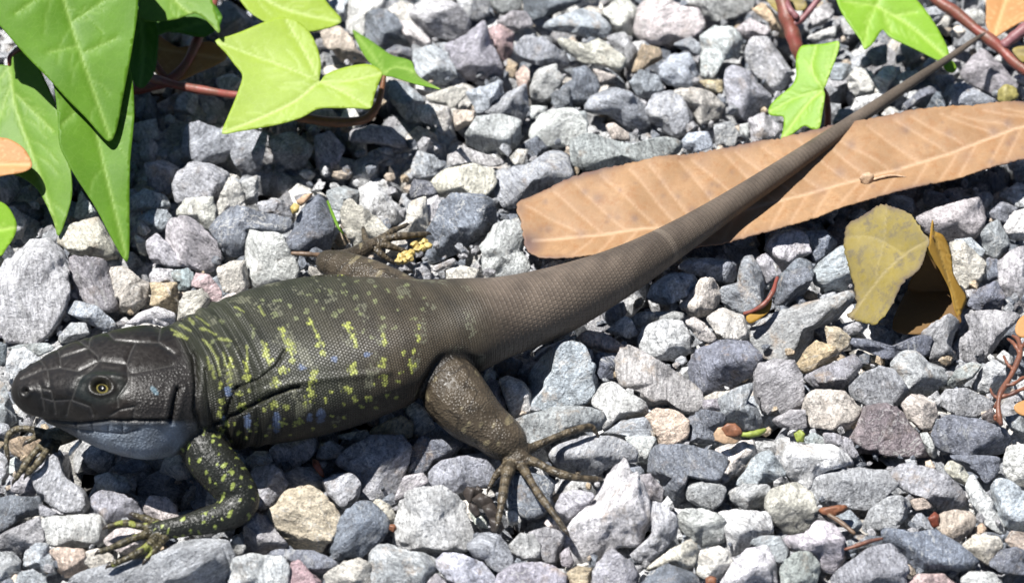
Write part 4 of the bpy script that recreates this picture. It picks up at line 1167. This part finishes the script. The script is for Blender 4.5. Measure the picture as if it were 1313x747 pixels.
def stem(name, root, pts, mat, seg=10, bumps=.06):
    Pq = catmull(np.array([[*at(a, b, z), r] for a, b, z, r in pts]), 8)
    Pq[:, 3] *= 1 + bumps * np.sin(np.linspace(0, 23, len(Pq))) + .10 * fnoise(Pq[:, :3], 6, len(pts))
    Pq[:, :3] += np.stack([fnoise(Pq[:, :3], 3, 90 + q_) for q_ in range(3)], 1) * Pq[:, 3:] * .25
    V, F = tube(Pq[:, :3], Pq[:, 3], seg)
    return child(name, V, F, mat, root) if root is not None else obj(name, new_mesh(name, np.array(V) - Pq[0, :3], F), mat, None, Pq[0, :3])
def tile(ox, oy, k, txt): return [(float(a.split(",")[0]) / k + ox, float(a.split(",")[1]) / k + oy) for a in txt.split()]

# --- ivy at the upper left
ivy = empty("ivy_plant", at(150, 60, -.4)); tag(ivy, "ivy with broad green and lime leaves hanging over the gravel beside the lizard's head", "ivy")
leaf("leaf", ivy, [(-30, 10), (0, 36), (30, 70), (60, 101), (85, 128), (110, 152), (128, 172), (141, 182), (150, 165), (157, 130), (164, 95), (171, 55), (177, 5), (172, -60), (110, -110), (20, -95), (-30, -40)],
     (90, 60), 3.6, (.10, -.55, 1), M_IVY3, [[(70, -40), (100, 60), (141, 178)], [(75, -20), (20, 20)], [(90, 30), (150, -10)], [(100, 60), (60, 70)], [(105, 70), (150, 50)]], .06, .10, seed=11)
leaf("leaf", ivy, [(-45, 120), (-20, 90), (0, 82), (10, 82), (18, 60), (40, 70), (62, 110), (76, 145), (88, 190), (95, 235), (92, 265), (77, 304), (70, 285), (58, 258), (45, 240), (26, 228), (0, 222), (-40, 205)],
     (40, 180), 1.35, (-.25, -.5, 1), M_IVY2, [[(11, 84), (20, 140), (50, 220), (76, 300)], [(11, 84), (-40, 150)], [(14, 100), (-10, 180)], [(20, 120), (70, 170)]], .08, .10, seed=12)
leaf("leaf", ivy, [(60, 60), (70, 115), (74, 150), (76, 185), (86, 208), (98, 229), (112, 250), (124, 269), (138, 296), (150, 318), (163, 336), (166, 310), (166, 273), (166, 240), (167, 205), (171, 165), (172, 137), (168, 91), (150, 40), (110, 20)],
     (125, 170), 2.3, (.15, -.6, 1), M_IVY3, [[(110, 40), (120, 150), (162, 330)], [(116, 120), (80, 160)], [(118, 140), (168, 150)]], .08, .08, seed=13)
leaf("leaf", ivy, [(160, -40), (176, -5), (178, 18), (183, 27), (197, 28), (227, 23), (249, 15), (265, 25), (281, 41), (280, 25), (274, 8), (262, -25), (215, -50)],
     (225, 5), 3.0, (0, -.3, 1), M_IVY2, [[(220, -40), (225, 0), (280, 38)]], .05, .08, seed=14)
leaf("leaf", ivy, [(290, -30), (306, -2), (320, 16), (340, 29), (368, 42), (405, 41), (438, 29), (424, 10), (400, -15), (345, -45)],
     (365, 10), 2.6, (.1, -.3, 1), M_LIME, [[(300, -30), (360, 10), (436, 29)]], .05, .07, seed=15)
lime = tile(250, 0, 2.197, "57,115 95,102 130,90 170,73 205,58 240,45 270,47 297,60 322,85 340,118 352,160 354,190 349,224 368,206 408,190 450,181 492,180 527,201 518,232 505,268 495,303 455,304 400,303 345,304 300,328 240,344 180,354 120,364 75,371 88,330 108,285 124,245 133,210 112,182 86,148")
leaf("leaf", ivy, lime, (380, 110), 2.0, (-.05, -.35, 1), M_LIME, [tile(250, 0, 2.197, "349,224 260,290 80,366"), tile(250, 0, 2.197, "349,224 240,180 62,118"), tile(250, 0, 2.197, "349,224 300,130 255,52"), tile(250, 0, 2.197, "349,224 430,225 522,205"), tile(250, 0, 2.197, "349,224 420,260 490,298")], 0.0, .09, seed=16)
leaf("leaf", ivy, tile(250, 0, 2.197, "455,109 480,120 505,133 535,150 560,163 590,168 612,176 618,195 630,212 660,230 692,249 655,242 620,236 585,228 560,221 530,212 505,192 480,165"),
     (510, 85), 1.7, (-.45, .25, 1), M_IVY2, [tile(250, 0, 2.197, "530,212 560,190 612,200 688,248"), tile(250, 0, 2.197, "535,208 505,165 458,112")], .1, .05, step=.09, seed=17)
leaf("leaf", ivy, [(165, 15), (185, 8), (202, 28), (203, 60), (199, 90), (190, 106), (181, 113), (170, 104), (163, 70)], (183, 60), 2.0, (.2, -.3, 1), M_IVY, [[(180, 12), (184, 60), (181, 110)]], .05, .06, seed=18)
leaf("leaf", ivy, [(-45, 280), (-20, 255), (0, 258), (11, 265), (19, 278), (22, 290), (17, 305), (8, 318), (0, 328), (-30, 335)], (-5, 290), .95, (.2, -.3, 1), M_IVY4, [[(-45, 300), (20, 290)]], .04, .06, seed=19)
leaf("leaf", ivy, [(150, -20), (190, -45), (240, -60), (285, -95), (250, -130), (190, -140), (140, -100)], (215, -85), 3.2, (0, -.3, 1), M_IVY, [[(285, -95), (150, -20)]], .05, .08, seed=20, step=.12)  # this and the next two leaves: out of view, added to cast shade below
leaf("leaf", ivy, [(60, -120), (120, -110), (180, -150), (190, -200), (120, -230), (50, -190)], (120, -170), 4.2, (.1, -.3, 1), M_IVY, [[(190, -200), (60, -120)]], .05, .08, seed=27, step=.12)
leaf("leaf", ivy, [(230, -60), (270, -40), (330, -60), (380, -110), (330, -150), (260, -130)], (305, -95), 3.0, (0, -.3, 1), M_IVY2, [[(380, -110), (235, -58)]], .05, .08, seed=28, step=.12)
leaf("leaf", ivy, [(170, 60), (215, 40), (262, 48), (285, 20), (250, -10), (200, -5), (172, 25)], (225, 28), 1.5, (0, -.2, 1), M_IVY, [[(285, 20), (172, 55)]], .05, .06, seed=29, step=.1)
stem("stem", ivy, [(190, 99, .9, .12), (215, 107, 1.1, .125), (245, 113, 1.2, .12), (275, 118, 1.3, .115), (305, 122, 1.5, .11), (340, 118, 1.7, .09), (405, 104, 1.88, .06)], M_STEM)
stem("stem", ivy, [(285, -30, 1.6, .11), (268, 20, 1.4, .12), (254, 52, 1.1, .13), (236, 84, .9, .14), (215, 104, .7, .15), (185, 112, .4, .16), (150, 115, .1, .17)], M_STEM)
stem("stem", ivy, [(350, 118, .9, .10), (372, 146, .8, .12), (405, 153, .75, .13), (440, 155, .75, .13), (468, 152, .85, .12), (482, 138, 1.1, .10), (488, 118, 1.35, .08), (492, 98, 1.62, .06)], M_BROWNSTEM)
stem("petiole", ivy, [(150, 115, .1, .10), (90, 60, 1.2, .09), (40, 55, 2.2, .08), (14, 70, 2.6, .07), (12, 84, 2.45, .05)], M_STEM)
stem("petiole", ivy, [(150, 115, .1, .10), (60, 150, .4, .09), (0, 220, .6, .08), (-45, 280, .8, .07), (-45, 298, .95, .05)], M_STEM)
stem("petiole", ivy, [(185, 112, .4, .09), (150, 60, 1.6, .08), (110, 0, 2.8, .07), (80, -45, 3.3, .06)], M_STEM)
stem("petiole", ivy, [(215, 104, .7, .09), (180, 60, 1.4, .08), (130, 45, 2.0, .06)], M_STEM)
# --- ivy at the upper right
ivr = empty("ivy_plant", at(1150, 20, -.4)); tag(ivr, "ivy runner with red stems and two bright green leaves above the lizard's tail tip", "ivy")
k9 = lambda t: tile(983, 0, 3.979, t)
leaf("leaf", ivr, k9("175,235 215,228 255,225 300,222 335,214 366,209 370,240 356,285 338,335 318,385 302,430 288,452 297,480 292,530 283,590 275,640 262,664 230,660 195,644 165,662 130,688 100,706 70,724 78,690 87,650 86,598 50,594 18,588 8,565 25,530 55,498 95,465 132,430 150,385 148,330 152,280"),
     (1025, 120), 1.5, (-.35, -.45, 1), M_IVY4, [k9("288,455 200,540 80,710"), k9("288,455 230,350 250,228"), k9("288,455 330,330 362,215"), k9("288,455 140,500 12,572"), k9("288,455 285,560 265,655")], 0, .05, step=.06, seed=21)
leaf("leaf", ivr, k9("355,-40 360,0 380,48 405,92 432,132 458,168 482,202 500,247 522,235 545,215 565,185 580,160 595,145 618,172 655,200 720,232 800,272 845,295 882,312 925,318 933,285 918,230 895,185 872,140 845,98 818,58 770,0 700,-60 560,-110 430,-90"),
     (1130, 25), 1.9, (.05, -.35, 1), M_IVY4, [k9("560,20 720,120 925,300"), k9("560,20 520,120 498,240"), k9("560,20 600,-60 620,-100"), k9("560,20 400,0"), k9("640,70 760,60"), k9("600,50 640,160")], 0, .07, step=.07, seed=22)
leaf("leaf", ivr, [(1212, 72), (1222, 78), (1227, 88), (1220, 93), (1210, 86)], (1219, 82), 1.0, (.2, -.2, 1), M_IVY4, [], 0, .02, step=.06, seed=23)
leaf("leaf", ivr, k9("1255,250 1290,235 1360,240 1370,300 1313,318 1280,290"), (1308, 68), .9, (.1, -.4, 1), M_YEL, [k9("1255,255 1360,290")], .05, .04, step=.09, seed=24)
stem("stem", ivr, [(998, -25, 1.5, .2), (1005, 5, 1.3, .21), (1010, 25, 1.1, .22), (1016, 42, .9, .2), (1021, 58, .7, .18), (1026, 78, .4, .15)], M_STEM)
stem("stem", ivr, [(1014, 32, 1.05, .1), (1027, 24, 1.2, .1), (1040, 10, 1.4, .095), (1056, -10, 1.6, .09)], M_STEM2)
stem("stem", ivr, [(1003, -10, 1.35, .08), (1012, 10, 1.4, .085), (1022, 22, 1.3, .09)], M_STEM2)
stem("stem", ivr, [(1180, -25, 1.3, .14), (1203, 3, 1.15, .16), (1225, 18, 1.05, .165), (1254, 41, .9, .165), (1280, 60, .75, .16), (1300, 78, .65, .15), (1330, 100, .5, .15)], M_STEM)
stem("stem", ivr, [(1287, 60, .8, .15), (1300, 48, .95, .16), (1316, 35, 1.1, .16), (1345, 10, 1.3, .15)], M_STEM2)
stem("petiole", ivr, [(1056, 114, 1.5, .05), (1060, 125, 1.15, .075), (1062, 145, .8, .085), (1061, 168, .3, .09)], M_STEM)
stem("petiole", ivr, [(1123, 5, 1.95, .06), (1140, -15, 1.8, .08), (1180, -25, 1.3, .09)], M_STEM)

# --- fallen leaves
def fallen(name, label, outline, ref, z, nrm, mat, ribs, **kw):
    o = leaf(name, None, outline, ref, z, nrm, mat, ribs, **kw); tag(o, label, "leaf"); return o
longleaf = [(663, 264), (680, 254), (700, 246), (730, 235), (760, 226), (800, 219), (850, 210), (900, 201), (950, 191), (1020, 178), (1060, 168), (1100, 160), (1150, 151), (1200, 145), (1260, 139), (1313, 136), (1380, 140), (1440, 152),
            (1400, 178), (1350, 198), (1313, 209), (1260, 222), (1200, 236), (1150, 250), (1100, 264), (1050, 282), (1000, 296), (950, 310), (900, 320), (850, 326), (800, 327), (760, 330), (720, 333), (695, 332), (682, 326), (674, 316), (671, 302), (668, 286)]
RIBL = [[(682, 306), (760, 300), (850, 290), (930, 274), (1010, 254), (1100, 230), (1200, 202), (1313, 166), (1430, 150)]]
mid_x, mid_y = zip(*RIBL[0]); top_x, top_y = zip(*longleaf[:18]); bot_x, bot_y = zip(*sorted(longleaf[18:36]))
for a in list(range(745, 1420, 31)):
    a = a + rng.uniform(-7, 7); b = np.interp(a, mid_x, mid_y); c = a - rng.uniform(62, 80); d = np.interp(c, top_x, top_y) + 7
    if c > 668: RIBL.append([(a, b), (a - 14, b - 9), ((a + c) / 2 - 6, (b + d) / 2 - 3), (c, d)])
    a2 = a + 14; b2 = np.interp(a2, mid_x, mid_y); c2 = a2 - rng.uniform(20, 30); d2 = np.interp(c2, bot_x, bot_y) - 3
    RIBL.append([(a2, b2), (a2 - 5, b2 + 9), (c2, d2)])
dl = fallen("dry_leaf", "long brown dry leaf with pale veins lying under the lizard's tail", longleaf, (960, 250), .84, (-.035, -.12, 1), M_DRY, RIBL, fold=.12, wave=.075, seed=31, fine=False, vw=1.0, step=.065, thick=.03, ragged=.012, stain=[(676, 312, 16, .75), (664, 268, 10, .4), (770, 225, 9, .25), (900, 205, 12, .2), (1050, 245, 10, .2), (745, 300, 6, .3), (880, 225, 6, .25), (1240, 200, 8, .2)] + [(rng.uniform(680, 1313), 0, rng.uniform(2, 7), rng.uniform(.2, .5)) for _ in range(45)])
fallen("dry_leaf", "brown dry leaf tip poking in between ivy leaves at the left edge", [(-40, 180), (0, 176), (20, 182), (34, 194), (41, 212), (28, 221), (0, 226), (-40, 240)], (10, 202), 1.75, (-.1, -.35, 1), M_DRY2, [[(-40, 210), (38, 210)]], fold=.04, wave=.05, seed=32)
fallen("dry_leaf", "ochre dry leaf in the shade behind the red ivy stem", [(190, 40), (210, 50), (228, 60), (250, 56), (270, 52), (292, 68), (275, 82), (255, 92), (240, 100), (226, 104), (200, 96), (185, 70)], (235, 75), .75, (.05, -.2, 1), M_DRY2, [[(190, 60), (285, 72)]], fold=.05, wave=.08, seed=33)
fallen("dry_leaf", "orange dry leaf at the upper corner beside the red stem", k9("1110,-60 1118,0 1120,60 1118,125 1135,165 1155,192 1185,182 1215,165 1260,140 1300,118 1370,90 1370,-60"), (1290, 20), .95, (-.1, -.2, 1), M_DRY2, [k9("1240,-60 1200,60 1160,185")], fold=.06, wave=.07, seed=34)
fallen("dry_leaf", "small yellow dry leaf behind the thick red ivy stem", k9("-20,-30 0,0 30,40 62,66 75,40 120,45 170,60 205,35 190,0 120,-40"), (1005, 5), .7, (-.1, -.3, 1), M_YEL, [k9("0,0 200,30")], fold=.05, wave=.06, seed=35)

# curled yellow leaf: lit blade, folded flap and the hollow between them, its shade painted into the colour
cl = empty("curled_leaf", at(1160, 400, .3)); tag(cl, "curled yellow withered leaf standing on the gravel below the long brown leaf", "leaf")
k7 = lambda t: tile(983, 230, 3.979, t)
leaf("blade", cl, k7("420,245 460,215 500,190 550,155 600,130 640,138 690,155 735,180 772,225 800,270 828,312 805,380 782,448 742,490 700,522 680,560 660,592 630,645 600,690 570,722 540,737 490,728 430,712 402,690 425,670 446,640 440,570 428,500 418,430 408,370"),
     (1135, 335), 1.5, (-.8, -.35, 1), M_YEL, [k7("420,700 520,560 700,380 820,315"), k7("620,135 600,300 560,480"), k7("440,300 560,300 700,380")], .06, .10, .05, step=.06, seed=41, ragged=.015, vw=.7)
leaf("flap", cl, k7("848,205 858,235 862,262 900,282 928,330 946,385 952,440 957,482 985,540 1022,602 1005,650 985,708 966,680 955,640 945,590 930,545 905,500 880,455 845,410 812,365 828,320 840,262"),
     (1215, 350), 1.0, (.75, -.5, .8), M_YEL2, [k7("855,250 900,400 980,680"), k7("860,280 940,380"), k7("870,330 945,430"), k7("885,380 952,480")], .06, .05, step=.08, seed=42)
leaf("hollow", cl, k7("790,430 818,345 832,300 850,280 862,350 885,455 930,545 965,610 900,600 800,580 720,560 745,490"), (1193, 350), .75, (-.1, -1, .35), M_YEL_SHADE, [], 0, .04, step=.1, seed=44)
leaf("hollow", cl, k7("640,760 690,610 740,540 830,505 910,520 955,590 985,690 990,730 900,770 760,790"), (1195, 390), .22, (-.1, -.1, 1), M_YEL_SHADE, [], 0, .05, step=.1, seed=43)
# ------------------------------------------------------------------ small scraps lying on the stones
def plain(name, col, rough=.5):
    N = NT(name); v = N.vmath('SCALE', N.n("TexCoord").outputs["Object"], scale=100.0)
    c = N.mix(N.ramp(N.noise(v, 8, 4, .6), .3, .7), (*[x * .6 for x in col], 1), (*[min(1, x * 1.25) for x in col], 1)); return N.finish(N.bsdf(c, rough, .4, N.bump(N.noise(v, 14, 4, .6), .5, .03)))
M_RED, M_ORANGE, M_GREENB, M_CREAM, M_BLACK, M_MOSS, M_BUDY = plain("chip_red", (.15, .04, .022)), plain("chip_orange", (.17, .07, .035)), plain("bud_green", (.19, .23, .04)), plain("bud_cream", (.40, .27, .17)), plain("debris_black", (.035, .028, .024)), plain("moss", (.24, .21, .07)), plain("bud_yellow", (.40, .30, .10))
def chip(name, outline, z, mat, root=None, thick=.14, seed=1, nrm=(0, -.4, 1)):
    """thick irregular flake from an outline in photo pixels"""
    pts = np.array(outline, float); x, y = pts[:, 0], pts[:, 1]
    A = abs((x * np.roll(y, -1) - np.roll(x, -1) * y).sum()) / 2
    V, F, C, dz = build_stone(dict(pts=pts, cen=pts.mean(0), area=A), 9000 + seed * 13, z)
    V = V + (FW * (V @ FW)[:, None]) * (thick / max(dz, .01) * .8 - 1 if thick < dz else 0)
    if root is not None: return child(name, V + C, F, mat, root)
    return obj(name, new_mesh(name, V, F), mat, None, C)
tag(chip("red_chip", [(401, 588), (408, 591), (414, 603), (416, 612), (409, 607), (401, 596)], .35, M_RED, seed=2), "small bright red chip wedged among grey stones below the lizard's belly", "plant scrap")
tag(chip("orange_chip", [(500, 672), (506, 672), (509, 677), (505, 682), (499, 678)], .35, M_ORANGE, seed=3), "tiny orange chip between the blue-grey oval and the big round stone", "plant scrap")
tag(chip("bark_chip", [(1047, 651), (1060, 650), (1076, 647), (1087, 648), (1085, 655), (1072, 660), (1056, 659)], .55, M_ORANGE, seed=4), "shiny brown bark chip under the grey slab stone", "bark chip")
tag(chip("rust_chip", [(1190, 664), (1199, 656), (1205, 662), (1204, 674), (1196, 676)], .3, M_RED, seed=5), "small rust-red chip beside the pinkish speckled stone", "plant scrap")
tag(chip("orange_chip", [(905, 741), (912, 738), (919, 741), (918, 750), (906, 750)], .5, M_ORANGE, seed=6), "small orange chip at the bottom edge of the photo", "plant scrap")
tag(stem("twig", None, [(1083, 704, .45, .035), (1100, 699, .55, .055), (1118, 693, .6, .05), (1132, 690, .6, .03)], M_TWIGR), "short orange-brown twig lying beside the dark curved stone", "twig")
tag(stem("twig", None, [(1062, 660, .5, .05), (1078, 670, .5, .06), (1096, 684, .45, .05)], M_TWIG), "thin grey twig end beneath the shiny bark chip", "twig")
# dark clod under the hind toe
bc = empty("bark_clod", at(622, 655, .3)); tag(bc, "black crumbly bark clod beneath the lizard's lowest hind toe", "bark clod")
for i_, o_ in enumerate(([(594, 632), (599, 624), (608, 625), (616, 632), (611, 640), (601, 644)], [(606, 640), (616, 632), (628, 637), (634, 646), (624, 652), (612, 650)], [(618, 650), (632, 645), (641, 656), (640, 668), (628, 666)],
                         [(628, 664), (640, 664), (647, 676), (640, 684), (630, 680)], [(602, 644), (611, 648), (616, 660), (610, 664), (601, 652)], [(612, 622), (620, 628), (616, 633), (609, 628)])):
    chip("fragment", o_, .4 + .05 * (i_ % 3), M_BLACK, bc, .2, 40 + i_)
# bud
bd = empty("fallen_bud", at(950, 553, .6)); tag(bd, "fallen bud with red-brown head and lime green stalk on the gravel", "bud")
chip("bud_scale", [(916, 556), (922, 548), (932, 548), (944, 556), (950, 562), (942, 568), (928, 568), (918, 564)], .72, M_CREAM, bd, .10, 8)
chip("bud_head", [(926, 549), (933, 543), (942, 543), (950, 550), (951, 556), (943, 559), (931, 558)], .85, M_ORANGE, bd, .12, 9)
stem("stalk", bd, [(950, 556, .75, .05), (962, 556, .78, .075), (974, 553, .78, .07), (981, 550, .72, .04)], M_GREENB)
tag(chip("green_scrap", [(1018, 556), (1026, 551), (1032, 556), (1030, 566), (1022, 566)], .5, M_GREENB, seed=10), "lime green plant scrap between cream and white stones", "plant scrap")
# curved dark red leaf scrap
cs = empty("leaf_scrap", at(972, 390, .5)); tag(cs, "curved dark red scrap of leaf with an ochre edge among grey stones", "leaf scrap")
stem("rim", cs, [(954, 402, .45, .05), (966, 398, .6, .055), (980, 390, .75, .075), (990, 376, .85, .07), (994, 362, .85, .05), (996, 356, .8, .05)], M_STEM)
leaf("blade", cs, [(957, 405), (968, 400), (982, 392), (990, 382), (988, 396), (978, 406), (964, 414), (958, 412)], (974, 400), .55, (0, -.5, 1), M_YEL2, [], 0, .03, step=.07, seed=51)
# red twig at the right edge
tw = empty("twig", at(1290, 500, .4)); tag(tw, "rust red branching twig with a small orange leaf at the right edge", "twig")
for br in ([(1284, 545, .55, .05), (1281, 525, .75, .07), (1283, 508, .85, .075), (1292, 490, .9, .075), (1300, 474, .95, .07), (1308, 452, 1.0, .07), (1306, 436, .95, .06), (1298, 430, .9, .04)],
           [(1276, 523, .6, .04), (1284, 510, .8, .06), (1296, 506, .85, .06), (1308, 500, .9, .055), (1325, 494, .9, .05)], [(1308, 452, 1.0, .06), (1300, 440, 1.0, .05), (1292, 434, .9, .035)],
           [(1281, 528, .7, .055), (1276, 536, .6, .045), (1282, 542, .5, .03)], [(1290, 494, .9, .05), (1300, 492, .95, .05), (1312, 484, .95, .045), (1325, 482, .9, .04)],
           [(1300, 474, .95, .05), (1292, 466, 1.0, .04), (1287, 456, .95, .03)], [(1309, 445, 1.0, .05), (1316, 436, 1.0, .045), (1320, 424, .95, .03)], [(1283, 512, .85, .045), (1274, 506, .8, .035), (1270, 498, .7, .025)]):
    stem("branch", tw, br, M_TWIGR, 8, .15)
leaf("leaf", tw, [(1300, 521), (1310, 514), (1330, 512), (1335, 530), (1315, 533), (1304, 529)], (1315, 522), .8, (0, -.3, 1), M_DRY2, [], 0, .04, step=.07, seed=52)
leaf("leaf", tw, [(1302, 418), (1310, 405), (1330, 400), (1335, 425), (1315, 432), (1304, 428)], (1315, 416), 1.0, (0, -.3, 1), M_DRY2, [], 0, .04, step=.07, seed=53)
# dry yellow blossoms by the far hind toes
def blossom(label, spots_, z, mat):
    px_, py_ = spots_[0]; e = empty("dry_blossom", at(px_, py_, z)); tag(e, label, "dry blossom")
    for i, (a, b) in enumerate(spots_):
        D, F = ico(2); V = D * np.array((.11, .11, .09)) * (1 + .25 * fnoise(D, 5, i + 70))[:, None] + at(a, b, z + .03 * (i % 3)); child("floret", V, F, mat, e, False)
blossom("pale yellow dry blossom lying at the lizard's far hind toe tip", [(538, 311), (544, 309), (531, 313), (549, 315), (541, 318), (535, 319)], .55, M_BUDY)
blossom("pale yellow dry blossom just below the lizard's far hind toes", [(520, 326), (514, 329), (525, 331), (518, 334), (527, 324), (511, 334)], .55, M_BUDY)
bd2 = empty("fallen_bud", at(385, 262, .5)); tag(bd2, "tiny yellow and green dry bud on stones in the ivy's shade", "bud")
chip("bud_head", [(372, 266), (378, 260), (384, 264), (382, 272), (375, 274)], .6, M_BUDY, bd2, .18, 12)
chip("bud_leaf", [(380, 258), (390, 250), (401, 248), (396, 256), (386, 264)], .65, M_CREAM, bd2, .1, 13)
tag(stem("grass_blade", None, [(420, 258, .4, .03), (426, 274, .6, .045), (433, 290, .65, .04), (440, 300, .5, .02)], M_IVY2), "short green grass blade between stones above the lizard's far knee", "grass blade")
tag(stem("twig", None, [(374, 325, .55, .05), (392, 326, .6, .07), (412, 327, .55, .06)], M_TWIG), "short brown twig touching the lizard's far knee", "twig")
tag(chip("moss_tuft", [(1280, 130), (1281, 116), (1290, 108), (1302, 113), (1305, 125), (1292, 133)], .55, M_MOSS, seed=14, thick=.4), "little yellowish moss tuft on the purple stone at the upper right", "moss")
ds = empty("dried_flower", at(1112, 229, 1.1)); tag(ds, "white dried flower with a thin stalk lying on the long brown leaf", "dried flower")
chip("petals", [(1102, 229), (1107, 222), (1115, 221), (1121, 226), (1118, 234), (1110, 237)], 1.12, M_CREAM, ds, .12, 15)
stem("stalk", ds, [(1120, 230, 1.08, .03), (1132, 227, 1.1, .035), (1145, 225, 1.1, .03), (1162, 227, 1.08, .02)], M_CREAM)
tag(chip("white_shard", [(88, 582), (91, 574), (100, 565), (105, 562), (104, 568), (96, 577), (90, 584)], .8, plain("shard_white", (.7, .68, .62)), seed=16, thick=.1), "thin white shard beside the lizard's far front foot under its chin", "shard")
